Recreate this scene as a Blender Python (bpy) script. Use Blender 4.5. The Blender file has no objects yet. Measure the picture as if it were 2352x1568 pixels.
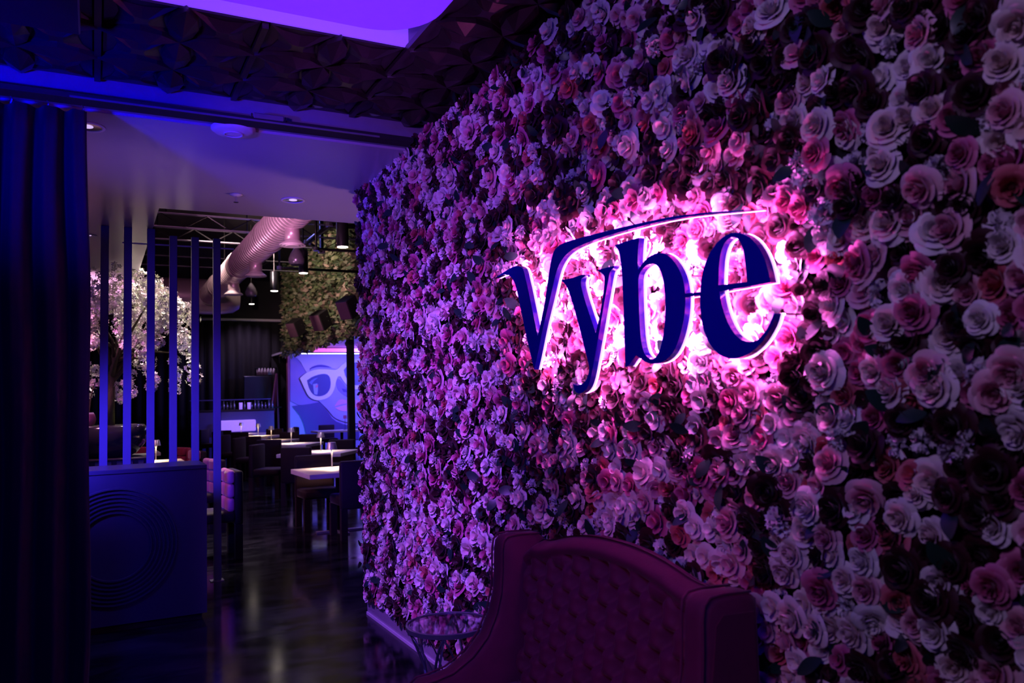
import bpy, bmesh, math, random
import numpy as np
from mathutils import Vector, Matrix

# ------------------------------------------------------------------ camera, world, large lights, exposure
SC = bpy.context.scene
COL = SC.collection
RW, RH, FOC = 2352.0, 1568.0, 1829.0
HEAD, PITCH, ROLL = math.radians(27.7), math.radians(4.05), math.radians(1.66)
EYE = Vector((0, 0, 1.5))
_f0 = Vector((math.sin(HEAD), math.cos(HEAD), 0)); _r0 = Vector((math.cos(HEAD), -math.sin(HEAD), 0)); _z = Vector((0, 0, 1))
CF = _f0 * math.cos(PITCH) + _z * math.sin(PITCH)
_u = _z * math.cos(PITCH) - _f0 * math.sin(PITCH)
CR = _r0 * math.cos(ROLL) - _u * math.sin(ROLL)
CU = _u * math.cos(ROLL) + _r0 * math.sin(ROLL)

cam_data = bpy.data.cameras.new('camera')
cam = bpy.data.objects.new('camera', cam_data); COL.objects.link(cam)
cam_data.sensor_width = 36.0
cam_data.lens = 36.0 * FOC / RW
cam_data.clip_start = 0.05; cam_data.clip_end = 200
M3 = Matrix((CR, CU, -CF)).transposed()
cam.matrix_world = Matrix.Translation(EYE) @ M3.to_4x4()
cam_data.dof.use_dof = True
cam_data.dof.focus_distance = 4.9
cam_data.dof.aperture_fstop = 3.2
SC.camera = cam

w = bpy.data.worlds.new('world'); SC.world = w; w.use_nodes = True
w.node_tree.nodes['Background'].inputs[0].default_value = (0.02, 0.01, 0.05, 1)
w.node_tree.nodes['Background'].inputs[1].default_value = 0.02
SC.view_settings.view_transform = 'Standard'
SC.view_settings.look = 'None'
SC.view_settings.exposure = 0.0
SC.view_settings.gamma = 1.0
SC.view_settings.use_curve_mapping = False
SC.cycles.max_bounces = 5; SC.cycles.diffuse_bounces = 2; SC.cycles.glossy_bounces = 3; SC.cycles.transmission_bounces = 4
SC.cycles.sample_clamp_indirect = 4
SC.cycles.adaptive_threshold = 0.03


def lamp(name, kind, loc, power, color, aim=None, size=0.1, spot=60, blend=1.0, sy=None, parent=None):
    d = bpy.data.lights.new(name, kind); d.energy = power; d.color = color
    if kind == 'AREA':
        d.size = size
        if sy: d.shape = 'RECTANGLE'; d.size_y = sy
    else:
        d.shadow_soft_size = size
    if kind == 'SPOT':
        d.spot_size = math.radians(spot); d.spot_blend = blend
    o = bpy.data.objects.new(name, d); COL.objects.link(o); o.location = loc
    if aim is not None:
        o.rotation_euler = (Vector(aim) - Vector(loc)).to_track_quat('-Z', 'Y').to_euler()
    if parent: o.parent = parent
    return o


# unseen coloured spots for the lounge, several added as fill behind curtain and partition
lamp('violet_wash', 'SPOT', (-0.75, 2.3, 3.0), 1150, (0.35, 0.085, 1.0), (1.75, 4.75, 0.95), 0.10, 50, 1.0)
lamp('violet_top', 'SPOT', (-0.6, 1.6, 2.2), 230, (0.36, 0.085, 1.0), (1.75, 4.3, 2.75), 0.10, 48, 1.0)
lamp('blue_wash', 'SPOT', (-0.6, -1.0, 2.9), 210, (0.0, 0.0, 1.0), (0.0, 4.4, 1.3), 0.25, 80, 1.0)
lamp('header_blue', 'SPOT', (-1.3, 2.3, 2.1), 650, (0.0, 0.0, 1.0), (0.0, 4.42, 3.12), 0.10, 48, 1.0)
lamp('post_blue', 'SPOT', (-0.9, 5.6, 1.5), 800, (0.07, 0.03, 1.0), (0.7, 7.4, 1.0), 0.15, 62, 1.0)
lamp('stand_blue', 'SPOT', (-0.75, 4.9, 2.85), 110, (0.0, 0.0, 1.0), (0.1, 5.6, 0.8), 0.05, 55, 1.0)
lamp('soffit_violet', 'SPOT', (-0.8, 4.85, 1.0), 100, (0.2, 0.09, 1.0), (0.9, 5.4, 3.04), 0.10, 60, 1.0)  # added spot, stands in for coffer light on the soffit
lamp('rose_wash', 'SPOT', (-0.9, 0.3, 2.9), 64, (0.58, 0.38, 1.0), (1.75, 1.6, 1.7), 0.30, 95, 1.0)  # soft fill added to bring out the rose colours
lamp('settee_magenta', 'SPOT', (-1.1, 1.0, 1.9), 40, (1.0, 0.12, 0.75), (1.5, 2.3, 0.7), 0.10, 34, 1.0)
lamp('soffit_pink_fill', 'SPOT', (2.7, 6.1, 1.0), 60, (1.0, 0.42, 0.62), (1.6, 5.9, 3.0), 0.15, 75, 1.0)  # unseen fill added for the mauve pool on the soffit
lamp('aisle_pink', 'SPOT', (-0.6, 8.6, 2.8), 160, (1.0, 0.35, 0.75), (1.3, 9.4, 0.6), 0.10, 62, 1.0)  # unseen fill added to pinken the cushioned aisle chairs

# ------------------------------------------------------------------ pixel helpers (photo pixels -> rays)
def ray(px, py):
    return (CF * FOC + CR * (px - RW / 2) - CU * (py - RH / 2)).normalized()
def onz(px, py, z):
    d = ray(px, py); return EYE + d * ((z - EYE.z) / d.z)
def onx(px, py, x):
    d = ray(px, py); return EYE + d * (x / d.x)
def ony(px, py, y):
    d = ray(px, py); return EYE + d * (y / d.y)
def proj(p):
    d = Vector(p) - EYE; k = d.dot(CF)
    return RW / 2 + FOC * d.dot(CR) / k, RH / 2 - FOC * d.dot(CU) / k, k

# ------------------------------------------------------------------ materials
def mat(name, color, rough=0.5, metal=0.0, noise=0.12, nscale=20.0, bump=0.0, bscale=80.0, sheen=0.0, coat=0.0, spec=0.5, emit=None, estr=0.0, trans=0.0, attr=None, rvar=0.0):
    m = bpy.data.materials.new(name); m.use_nodes = True
    nt = m.node_tree; N = nt.nodes; L = nt.links
    b = N['Principled BSDF']
    b.inputs['Roughness'].default_value = rough; b.inputs['Metallic'].default_value = metal
    b.inputs['Specular IOR Level'].default_value = spec
    if sheen: b.inputs['Sheen Weight'].default_value = sheen; b.inputs['Sheen Roughness'].default_value = 0.35
    if coat: b.inputs['Coat Weight'].default_value = coat; b.inputs['Coat Roughness'].default_value = 0.06
    if trans: b.inputs['Transmission Weight'].default_value = trans
    tc = N.new('ShaderNodeTexCoord')
    nz = N.new('ShaderNodeTexNoise'); nz.inputs['Scale'].default_value = nscale; nz.inputs['Detail'].default_value = 4
    L.new(tc.outputs['Object'], nz.inputs['Vector'])
    hs = N.new('ShaderNodeHueSaturation')
    mr = N.new('ShaderNodeMapRange'); mr.inputs[3].default_value = 1 - noise; mr.inputs[4].default_value = 1 + noise
    L.new(nz.outputs['Fac'], mr.inputs[0]); L.new(mr.outputs[0], hs.inputs['Value'])
    if attr:
        at = N.new('ShaderNodeAttribute'); at.attribute_name = attr; L.new(at.outputs['Color'], hs.inputs['Color'])
    else:
        hs.inputs['Color'].default_value = (*color, 1)
    L.new(hs.outputs[0], b.inputs['Base Color'])
    if rvar:
        m2 = N.new('ShaderNodeMapRange'); m2.inputs[3].default_value = max(0.02, rough - rvar); m2.inputs[4].default_value = rough + rvar
        L.new(nz.outputs['Fac'], m2.inputs[0]); L.new(m2.outputs[0], b.inputs['Roughness'])
    if bump:
        n2 = N.new('ShaderNodeTexNoise'); n2.inputs['Scale'].default_value = bscale; n2.inputs['Detail'].default_value = 3
        L.new(tc.outputs['Object'], n2.inputs['Vector'])
        bp = N.new('ShaderNodeBump'); bp.inputs['Strength'].default_value = bump; bp.inputs['Distance'].default_value = 0.01
        L.new(n2.outputs['Fac'], bp.inputs['Height']); L.new(bp.outputs[0], b.inputs['Normal'])
    if emit:
        b.inputs['Emission Color'].default_value = (*emit, 1); b.inputs['Emission Strength'].default_value = estr
    return m

MT = {}
MT['petal'] = mat('petal_silk', (1, 1, 1), 0.55, noise=0.1, nscale=40, sheen=0.15, attr='Col')
MT['leaf'] = mat('rose_leaf', (0.012, 0.04, 0.03), 0.35, noise=0.3)
MT['black'] = mat('matte_black', (0.012, 0.011, 0.014), 0.7)
MT['black_metal'] = mat('black_metal', (0.03, 0.03, 0.035), 0.35, 0.8)
MT['steel_dark'] = mat('dark_steel', (0.05, 0.055, 0.07), 0.3, 0.7)
MT['chrome'] = mat('chrome', (0.75, 0.75, 0.78), 0.16, 1.0, noise=0.05)
MT['tube_metal'] = mat('table_tube_metal', (0.30, 0.30, 0.38), 0.25, 0.55)
MT['galv'] = mat('galvanised_duct', (0.62, 0.52, 0.58), 0.34, 0.45, bump=0.1, bscale=12)
MT['white_paint'] = mat('white_paint', (0.7, 0.68, 0.72), 0.5)
MT['post'] = mat('post_paint', (0.12, 0.13, 0.22), 0.32, 0.35, noise=0.05)
MT['stand'] = mat('host_stand_lacquer', (0.05, 0.055, 0.09), 0.28, 0.2, noise=0.08)
MT['curtain'] = mat('curtain_velvet', (0.013, 0.013, 0.018), 0.9, sheen=0.06)
MT['header'] = mat('header_paint', (0.2, 0.2, 0.26), 0.6)
MT['soffit'] = mat('soffit_paint', (0.42, 0.4, 0.46), 0.3, noise=0.05, nscale=3, spec=0.6)
MT['tile'] = mat('ceiling_tile_resin', (0.028, 0.020, 0.019), 0.32, noise=0.2, nscale=8)
MT['ceil'] = mat('ceiling_black', (0.015, 0.014, 0.018), 0.8)
MT['wall'] = mat('wall_black', (0.012, 0.012, 0.018), 0.75)
MT['plinth'] = mat('plinth_satin', (0.45, 0.42, 0.48), 0.3, 0.2)
MT['velvet'] = mat('burgundy_velvet', (0.095, 0.001, 0.045), 0.75, noise=0.3, nscale=14, sheen=0.12, bump=0.1, bscale=150)
MT['chair'] = mat('plum_velvet', (0.014, 0.003, 0.010), 0.7, noise=0.2, sheen=0.10, spec=0.25)
MT['chair_red'] = mat('red_velvet', (0.35, 0.015, 0.06), 0.75, noise=0.2, sheen=0.3)
MT['chair_pink'] = mat('rose_velvet', (0.42, 0.1, 0.24), 0.75, noise=0.15, sheen=0.3)
MT['table'] = mat('pale_table_laminate', (0.62, 0.55, 0.5), 0.4, noise=0.12, nscale=6)
MT['lamp_metal'] = mat('lamp_chrome', (0.8, 0.78, 0.75), 0.33, 0.6, noise=0.03)
MT['bulb'] = mat('lamp_bulb', (1, 0.9, 0.75), 0.5, emit=(1.0, 0.78, 0.5), estr=9)
MT['led_dim'] = mat('downlight_lens', (.6, .5, .7), 0.2, emit=(.8, .6, 1), estr=.8)
MT['led'] = mat('downlight_led', (1, 1, 1), 0.3, emit=(1, 0.85, 0.75), estr=22)
MT['pot'] = mat('glazed_pot', (0.03, 0.03, 0.035), 0.16, 0.0, coat=0.6)
MT['grille'] = mat('speaker_cloth', (.16, .07, .13), .8)
MT['drape'] = mat('black_drape', (.004, .004, .006), .9)
MT['bark'] = mat('bark', (0.09, 0.07, 0.04), 0.8, noise=0.4, bump=0.5)
MT['blossom'] = mat('blossom_silk', (0.8, 0.72, 0.72), 0.6, noise=0.15, nscale=15, attr='Col')
MT['moss'] = mat('moss', (0.12, 0.2, 0.03), 0.9)
MT['foliage'] = mat('ivy_leaves', (0.14, 0.18, 0.08), 0.6, noise=0.4, nscale=5, attr='Col')
MT['glass'] = mat('table_glass', (0.85, 0.9, 0.95), 0.03, trans=1.0, noise=0.0)
MT['acrylic'] = mat('blue_black_acrylic', (0.006, 0.004, 0.45), 0.14, noise=0.02, coat=0.5)
MT['halo'] = mat('sign_led', (1, 1, 1), 0.5, emit=(1.0, 0.15, 0.82), estr=140)
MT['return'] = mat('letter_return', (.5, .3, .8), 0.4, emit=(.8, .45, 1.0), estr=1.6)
MT['coffer'] = mat('violet_lit_face', (0.3, 0.2, 0.9), 0.5, emit=(0.2, 0.05, 1.0), estr=1.0)  # emission stands in for LED light falling on the coffer's far face
MT['coffer2'] = mat('violet_panel', (0.3, 0.2, 0.9), 0.5, emit=(0.15, 0.017, 1.0), estr=0.9)
MT['bar_front'] = mat('bar_front_lacquer', (0.1, 0.1, 0.3), 0.35)
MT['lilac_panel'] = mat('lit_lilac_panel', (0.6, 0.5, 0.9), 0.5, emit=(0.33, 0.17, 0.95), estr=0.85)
MT['strip_white'] = mat('alcove_tube_light', (1, 1, 1), 0.5, emit=(0.55, 0.6, 1.0), estr=5)
MT['strip_pink'] = mat('alcove_pink_light', (1, 0.5, 0.8), 0.5, emit=(0.9, 0.12, 0.6), estr=1.2)


def floor_mat():
    m = bpy.data.materials.new('epoxy_floor'); m.use_nodes = True
    N = m.node_tree.nodes; L = m.node_tree.links; b = N['Principled BSDF']
    tc = N.new('ShaderNodeTexCoord'); mp = N.new('ShaderNodeMapping'); L.new(tc.outputs['Object'], mp.inputs[0])
    mp.inputs['Rotation'].default_value = (0, 0, math.radians(-25)); mp.inputs['Scale'].default_value = (1.0, 2.2, 1)
    n = N.new('ShaderNodeTexNoise'); n.inputs['Scale'].default_value = 1.5; n.inputs['Detail'].default_value = 5; n.inputs['Distortion'].default_value = 1.6
    L.new(mp.outputs[0], n.inputs['Vector'])
    cr = N.new('ShaderNodeValToRGB'); L.new(n.outputs['Fac'], cr.inputs[0])
    e = cr.color_ramp.elements; e[0].position = 0.42; e[0].color = (0.004, 0.004, 0.006, 1); e[1].position = 0.75; e[1].color = (0.028, 0.028, 0.04, 1)
    L.new(cr.outputs[0], b.inputs['Base Color'])
    b.inputs['Roughness'].default_value = 0.16; b.inputs['Specular IOR Level'].default_value = 0.28
    mr = N.new('ShaderNodeMapRange'); mr.inputs[3].default_value = 0.05; mr.inputs[4].default_value = 0.22; L.new(n.outputs['Fac'], mr.inputs[0]); L.new(mr.outputs[0], b.inputs['Roughness'])
    n2 = N.new('ShaderNodeTexNoise'); n2.inputs['Scale'].default_value = 4; L.new(mp.outputs[0], n2.inputs['Vector'])
    bp = N.new('ShaderNodeBump'); bp.inputs['Strength'].default_value = 0.05; bp.inputs['Distance'].default_value = 0.01
    L.new(n2.outputs['Fac'], bp.inputs['Height']); L.new(bp.outputs[0], b.inputs['Normal'])
    return m
MT['floor'] = floor_mat()

# ------------------------------------------------------------------ mesh helpers
class MB:
    def __init__(s): s.v = []; s.f = []; s.c = None
    def add(s, vs, fs, M=None):
        o = len(s.v)
        s.v += [tuple(M @ Vector(p)) if M is not None else tuple(p) for p in vs]
        s.f += [tuple(i + o for i in f) for f in fs]
        return s
    def box(s, x0, x1, y0, y1, z0, z1, M=None):
        v = [(x0, y0, z0), (x1, y0, z0), (x1, y1, z0), (x0, y1, z0), (x0, y0, z1), (x1, y0, z1), (x1, y1, z1), (x0, y1, z1)]
        return s.add(v, [(0, 3, 2, 1), (4, 5, 6, 7), (0, 1, 5, 4), (1, 2, 6, 5), (2, 3, 7, 6), (3, 0, 4, 7)], M)
    def rbox(s, x0, x1, y0, y1, z0, z1, r=0.01, seg=2, M=None):
        bm = bmesh.new(); bmesh.ops.create_cube(bm, size=1)
        for q in bm.verts: q.co = Vector(((x0 + x1) / 2 + q.co.x * (x1 - x0), (y0 + y1) / 2 + q.co.y * (y1 - y0), (z0 + z1) / 2 + q.co.z * (z1 - z0)))
        bmesh.ops.bevel(bm, geom=list(bm.edges), offset=r, segments=seg, affect='EDGES', profile=0.5)
        bm.verts.index_update()
        s.add([q.co.copy() for q in bm.verts], [[q.index for q in f.verts] for f in bm.faces], M); bm.free()
        return s
    def lathe(s, prof, n=24, M=None, cap=True):
        vs = []; fs = []
        for r, z in prof:
            for i in range(n):
                a = 2 * math.pi * i / n; vs.append((r * math.cos(a), r * math.sin(a), z))
        for k in range(len(prof) - 1):
            for i in range(n):
                j = (i + 1) % n; fs.append((k * n + i, k * n + j, (k + 1) * n + j, (k + 1) * n + i))
        if cap:
            fs.append(tuple(range(n))[::-1]); fs.append(tuple((len(prof) - 1) * n + i for i in range(n)))
        return s.add(vs, fs, M)
    def tube(s, pts, r, n=10, flat=None):
        pts = [Vector(p) for p in pts]; rs = r if isinstance(r, (list, tuple)) else [r] * len(pts)
        vs = []; fs = []; up = None
        for k, p in enumerate(pts):
            t = (pts[min(k + 1, len(pts) - 1)] - pts[max(k - 1, 0)]).normalized()
            if up is None:
                up = t.cross(Vector((0, 0, 1)));
                if up.length < 0.05: up = t.cross(Vector((1, 0, 0)))
            up = (up - t * up.dot(t)).normalized(); q = t.cross(up)
            for i in range(n):
                a = 2 * math.pi * i / n
                k2 = flat if flat else 1.0
                vs.append(p + up * (math.cos(a) * rs[k]) + q * (math.sin(a) * rs[k] * k2))
        for k in range(len(pts) - 1):
            for i in range(n):
                j = (i + 1) % n; fs.append((k * n + i, k * n + j, (k + 1) * n + j, (k + 1) * n + i))
        fs.append(tuple(range(n))[::-1]); fs.append(tuple((len(pts) - 1) * n + i for i in range(n)))
        return s.add(vs, fs)
    def prism(s, poly, d0, d1, fn, holes=()):
        """poly in (a,b); fn(a,b,d) -> xyz; triangulated caps (holes allowed)"""
        from mathutils.geometry import tessellate_polygon
        loops = [list(poly)] + [list(h) for h in holes]
        flat = [p for l in loops for p in l]
        tris = tessellate_polygon([[Vector((a, b, 0)) for a, b in l] for l in loops])
        n = len(flat)
        vs = [fn(a, b, d0) for a, b in flat] + [fn(a, b, d1) for a, b in flat]
        fs = [tuple(t) for t in tris] + [tuple(i + n for i in t[::-1]) for t in tris]
        o = 0
        for l in loops:
            for i in range(len(l)):
                j = (i + 1) % len(l); fs.append((o + i, o + j, n + o + j, n + o + i))
            o += len(l)
        return s.add(vs, fs)
    def mesh(s, name, m, smooth=False):
        me = bpy.data.meshes.new(name); me.from_pydata(s.v, [], s.f)
        bm = bmesh.new(); bm.from_mesh(me); bmesh.ops.recalc_face_normals(bm, faces=bm.faces); bm.to_mesh(me); bm.free()
        if m is not None: me.materials.append(m)
        if smooth: me.polygons.foreach_set('use_smooth', [True] * len(me.polygons))
        return me
    def build(s, name, m, parent=None, smooth=False, angle=None):
        me = s.mesh(name, m, smooth)
        if angle: me.set_sharp_from_angle(angle=math.radians(angle))
        o = bpy.data.objects.new(name, me); COL.objects.link(o)
        if parent is not None: o.parent = parent
        return o

def thing(name, label, cat, loc=(0, 0, 0), rz=0.0, group=None):
    o = bpy.data.objects.new(name, None); COL.objects.link(o); o.location = loc; o.rotation_euler = (0, 0, rz)
    o.empty_display_size = 0.1
    o['label'] = label; o['category'] = cat
    if group: o['group'] = group
    return o
def tag(o, label, cat, group=None, kind=None):
    o['label'] = label; o['category'] = cat
    if group: o['group'] = group
    if kind: o['kind'] = kind
    return o
def struct(o, label, cat):
    o['kind'] = 'structure'; o['label'] = label; o['category'] = cat; return o
def dup(root, label, loc, rz, group=None):
    r = root.copy(); COL.objects.link(r); r.location = loc; r.rotation_euler = (0, 0, rz); r['label'] = label
    if group: r['group'] = group
    for ch in list(root.children):
        c = ch.copy(); COL.objects.link(c); c.parent = r
        for g in ch.children:
            d = g.copy(); COL.objects.link(d); d.parent = c
    return r
def place(mesh, name, parent=None, loc=(0, 0, 0), rot=(0, 0, 0), M=None):
    o = bpy.data.objects.new(name, mesh); COL.objects.link(o)
    if parent is not None: o.parent = parent
    if M is not None: o.matrix_local = M
    else: o.location = loc; o.rotation_euler = rot
    return o
def big_mesh(name, V, F, C, m):
    """V (n,3), F list of (k,4)/(k,3) index arrays, C (n,3) colours"""
    me = bpy.data.meshes.new(name)
    me.vertices.add(len(V)); me.vertices.foreach_set('co', V.astype(np.float32).ravel())
    idx = np.concatenate([f.ravel() for f in F]); tot = np.concatenate([np.full(len(f), f.shape[1]) for f in F])
    me.loops.add(len(idx)); me.loops.foreach_set('vertex_index', idx.astype(np.int32))
    me.polygons.add(len(tot)); st = np.concatenate([[0], np.cumsum(tot)[:-1]])
    me.polygons.foreach_set('loop_start', st.astype(np.int32)); me.polygons.foreach_set('loop_total', tot.astype(np.int32))
    me.update(calc_edges=True); me.validate()
    if C is not None:
        a = me.color_attributes.new('Col', 'FLOAT_COLOR', 'POINT')
        a.data.foreach_set('color', np.concatenate([C, np.ones((len(C), 1))], 1).astype(np.float32).ravel())
    me.polygons.foreach_set('use_smooth', np.ones(len(me.polygons), bool))
    me.materials.append(m)
    return me

# ------------------------------------------------------------------ key dimensions
WX = 1.75            # face of the flower wall's backing
WEND = 5.62          # far end of the flower wall
WTOP = 3.02
HY = 4.42            # header (curtain line)
CZ = 3.17            # lounge ceiling
SZ = 3.04            # soffit underside
SBY = 6.62           # back edge of the soffit
SLX = 0.43           # side edge of the long soffit arm
PY = 7.42            # row of posts
BACK = 27.0
DZ = 5.6             # dining hall ceiling

# ------------------------------------------------------------------ structure
struct(MB().box(-8, 12, -3.2, BACK + 0.2, -0.12, 0).build('floor', MT['floor']), 'glossy dark epoxy floor with pale swirls', 'floor')
wr = MB().box(WX, WX + 0.16, -3, WEND, 0, WTOP).build('wall_right', MT['wall']); struct(wr, 'black partition wall that carries the roses', 'wall')
bb = MB().box(WX - 0.022, WX, -3, WEND, 0, 0.1).build('baseboard_right', MT['plinth'], None); struct(bb, 'satin grey plinth under the flower wall', 'baseboard')
MB().box(WX - 0.03, WX - 0.0225, -3, WEND, 0, 0.018).build('baseboard_strip', MT['white_paint'], bb)
struct(MB().box(-3.2, -3.0, -3, HY, 0, CZ).build('wall_left', MT['wall']), 'black side wall of the lounge', 'wall')
struct(MB().box(-3.2, 3.6, -3.2, -3.0, 0, CZ).build('wall_front', MT['wall']), 'black wall behind the lounge', 'wall')
struct(MB().box(3.4, 3.6, -3, HY, 0, CZ).build('wall_side', MT['wall']), 'black wall behind the flower partition', 'wall')
ceil = MB().box(-3.2, -.615, -3.2, HY, CZ, CZ + 0.1).box(1.315, 3.6, -3.2, HY, CZ, CZ + 0.1).box(-.615, 1.315, -3.2, 1.735, CZ, CZ + .1).box(-.615, 1.315, 3.455, HY, CZ, CZ + .1).build('ceiling', MT['ceil']); struct(ceil, 'black lounge ceiling clad in faceted petal tiles', 'ceiling')
hd = MB().box(-3.2, 6, HY, HY + 0.14, SZ + 0.015, CZ + 0.1).build('trim_1', MT['header']); struct(hd, 'header beam above the curtain opening', 'trim')
struct(MB().box(-8, 6.0, HY + 0.14, SBY, SZ, SZ + 0.25).build('soffit', MT['soffit']), 'smooth satin soffit between lounge and dining hall', 'ceiling')
struct(MB().box(-8, SLX, SBY, 14.5, SZ, SZ + 0.25).build('soffit_arm', MT['soffit']), 'smooth satin soffit running on above the blossom tree', 'ceiling')
struct(MB().box(-8, 12, SBY, BACK, DZ, DZ + 0.1).build('ceiling_hall', MT['ceil']), 'black exposed ceiling of the dining hall', 'ceiling')
struct(MB().box(-8, 12, BACK, BACK + 0.2, 0, DZ).build('wall_back', MT['wall']), 'black far wall of the dining hall', 'wall')
struct(MB().box(-8.2, -8, HY, BACK, 0, DZ).build('wall_hall_left', MT['wall']), 'black side wall of the dining hall', 'wall')
struct(MB().box(12, 12.2, HY, BACK, 0, DZ).build('wall_hall_right', MT['wall']), 'black side wall of the dining alcove', 'wall')
# vertical faces closing the soffit up to the hall ceiling
struct(MB().box(-8, 6.0, SBY - 0.1, SBY, SZ + 0.25, DZ).build('wall_above_soffit', MT['wall']), 'black upstand above the soffit edge', 'wall')
struct(MB().box(SLX - 0.1, SLX, SBY, 14.5, SZ + 0.25, DZ).build('wall_above_arm', MT['wall']), 'black upstand above the soffit arm', 'wall')

# ceiling petal tiles --------------------------------------------------------
S = 0.325
def petal_mesh(seed):
    rng = random.Random(seed); mb = MB(); h = S / 2; r = S / math.sqrt(2); n = 4
    pts = []
    for k in range(n + 1):
        a = math.pi / 4 - (math.pi / 2) * k / n; pts.append((r * math.sin(-a), r * math.cos(a) - r * math.cos(math.pi / 4)))
    low = [(x, -y) for x, y in pts[::-1]][1:-1]
    ring = pts + low
    off = rng.uniform(-0.045, 0.045)
    vs = [(x, y * 0.96, 0) for x, y in ring] + [(x, y * 0.96, -0.026) for x, y in ring] + [(off, rng.uniform(-.006, .006), -0.062)]
    m = len(ring); fs = []
    for i in range(m):
        j = (i + 1) % m; fs.append((i, j, m + j, m + i)); fs.append((m + i, m + j, 2 * m))
    return mb.add(vs, fs).mesh('petal', MT['tile'])
PM = [petal_mesh(i) for i in range(4)]
star = MB()
_r = S / math.sqrt(2)
def star_mesh():
    mb = MB(); pts = []
    for q in range(4):
        for k in range(4):
            a0 = -math.pi / 4 + (math.pi / 2) * k / 4
            # arc of the circle centred on the neighbouring cell
            ang = q * math.pi / 2
            x = S - _r * math.cos(a0) - 0.004; y = _r * math.sin(a0)
            pts.append((x * math.cos(ang) - y * math.sin(ang), x * math.sin(ang) + y * math.cos(ang)))
    pts = [(x * 0.93, y * 0.93) for x, y in pts]
    n = len(pts)
    vs = [(x, y, -0.002) for x, y in pts] + [(x * .3, y * .3, -0.03) for x, y in pts] + [(0, 0, -0.03)]
    fs = []
    for i in range(n):
        j = (i + 1) % n; fs += [(i, j, n + j, n + i), (n + i, n + j, 2 * n)]
    return mb.add(vs, fs).mesh('star', MT['tile'])
T = 2 * S
SM = star_mesh()
rng = random.Random(4)
for ti in range(-2, 3):
    for tj in range(0, 3):
        cx, cy = ti * T + T / 2, HY - 0.02 - tj * T - T / 2
        if cy - T / 2 < 3.44 and -0.7 < cx < 1.31 and tj > 1: continue
        y0 = -T / 2
        if -0.65 < cx < 1.3 and cy - T / 2 < 3.46: y0 = 3.46 - cy
        t = MB().box(-T / 2 + .022, T / 2 - .022, y0, T / 2 - .004, -0.012, -0.0005).build('ceiling_tile', MT['tile'], ceil)
        t.location = (cx, cy, CZ)
        for (x, y, rz) in ((-S / 2, 0, 0), (S / 2, 0, 0), (0, S / 2, math.pi / 2), (0, -S / 2, math.pi / 2), (-S / 2, -T / 2, 0), (S / 2, -T / 2, 0)):
            if y - .05 < y0 and y0 > -T / 2: continue
            place(rng.choice(PM), 'petal', t, (x, y, -0.012), (0, 0, rz + (math.pi if rng.random() < .5 else 0)))
        for x in (-S / 2, S / 2):
            for y in (-S / 2, S / 2):
                if y - .1 < y0 and y0 > -T / 2: continue
                place(SM, 'star', t, (x, y, -0.012), (0, 0, 0))
    MB().box(ti * T + T - .014, ti * T + T + .014, 3.47 if -1 < ti < 1 else 1.7, HY - .03, CZ - .03, CZ - .001).build('seam_bar', MT['tile'], ceil)
bk = onz(185, 82, 3.03)
struct(MB().rbox(-2.98, bk.x, 1.6, bk.y, 3.03, CZ - .036, .006, 1).build('trim_2', MT['tile']), 'dark blue dropped box on the lounge ceiling', 'trim')

# light coffer: recess whose LED-lit far face is made emissive and a rounded glowing panel below it
cf = thing('light_coffer', 'violet glowing ceiling coffer with a round-cornered light panel', 'ceiling light', (0.35, 2.6, CZ))
def lb(x0, x1, y0, y1, z0, z1): return MB().box(x0 - .35, x1 - .35, y0 - 2.6, y1 - 2.6, z0 - CZ, z1 - CZ)
lb(-.6, 1.3, 3.44, 3.455, CZ - .004, 3.42).build('glowing_face', MT['coffer'], cf)
lb(1.3, 1.315, 1.75, 3.455, CZ - .002, 3.42).build('coffer_side', MT['header'], cf)
lb(-.615, -.6, 1.75, 3.455, CZ - .002, 3.42).build('coffer_side', MT['header'], cf)
lb(-.6, 1.3, 1.735, 1.75, CZ - .002, 3.42).build('coffer_side', MT['header'], cf)
lb(-.615, 1.315, 1.735, 3.455, 3.42, 3.44).build('coffer_top', MT['header'], cf)
pts = []
for (qx, qy, a0) in ((1.02, 2.99, 0), (-.25, 2.99, 90), (-.25, 2.1, 180), (1.02, 2.1, 270)):
    for k in range(9):
        a = math.radians(a0 + k * 90 / 8); pts.append((qx + .26 * math.cos(a) - .35, qy + .26 * math.sin(a) - 2.6))
MB().prism(pts, -.05, .06, lambda a, b, d: (a, b, d)).build('light_panel', MT['coffer2'], cf)
for x in (-.1, .8):
    MB().tube([(x - .35, 0, .06), (x - .35, 0, .25)], .006, 6).build('hanger', MT['black_metal'], cf)

# ------------------------------------------------------------------ flower wall
PAL = {  # base petal, petal edge, heart
    'blush white': ((0.78, 0.66, 0.66), (0.86, 0.78, 0.78), (0.80, 0.54, 0.50)),
    'ivory': ((0.80, 0.74, 0.74), (0.86, 0.82, 0.83), (0.80, 0.68, 0.64)),
    'pale pink': ((0.74, 0.36, 0.46), (0.84, 0.56, 0.62), (0.60, 0.14, 0.26)),
    'hot pink': ((0.50, 0.04, 0.20), (0.72, 0.24, 0.42), (0.36, 0.012, 0.10)),
    'coral': ((0.58, 0.07, 0.14), (0.68, 0.20, 0.25), (0.48, 0.05, 0.07)),
    'burgundy': ((0.034, 0.002, 0.007), (0.05, 0.004, 0.012), (0.018, 0.001, 0.003)),
}
RINGS = [(5, 1.0, .34, .78, .42), (5, .80, .60, .80, .30), (5, .60, .76, .78, .22), (4, .42, .86, .95, .12), (3, .26, .90, 1.2, .05)]
RINGS_LO = [(5, 1.0, .36, .80, .40), (4, .72, .66, .92, .26), (3, .42, .82, 1.15, .10)]
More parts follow.
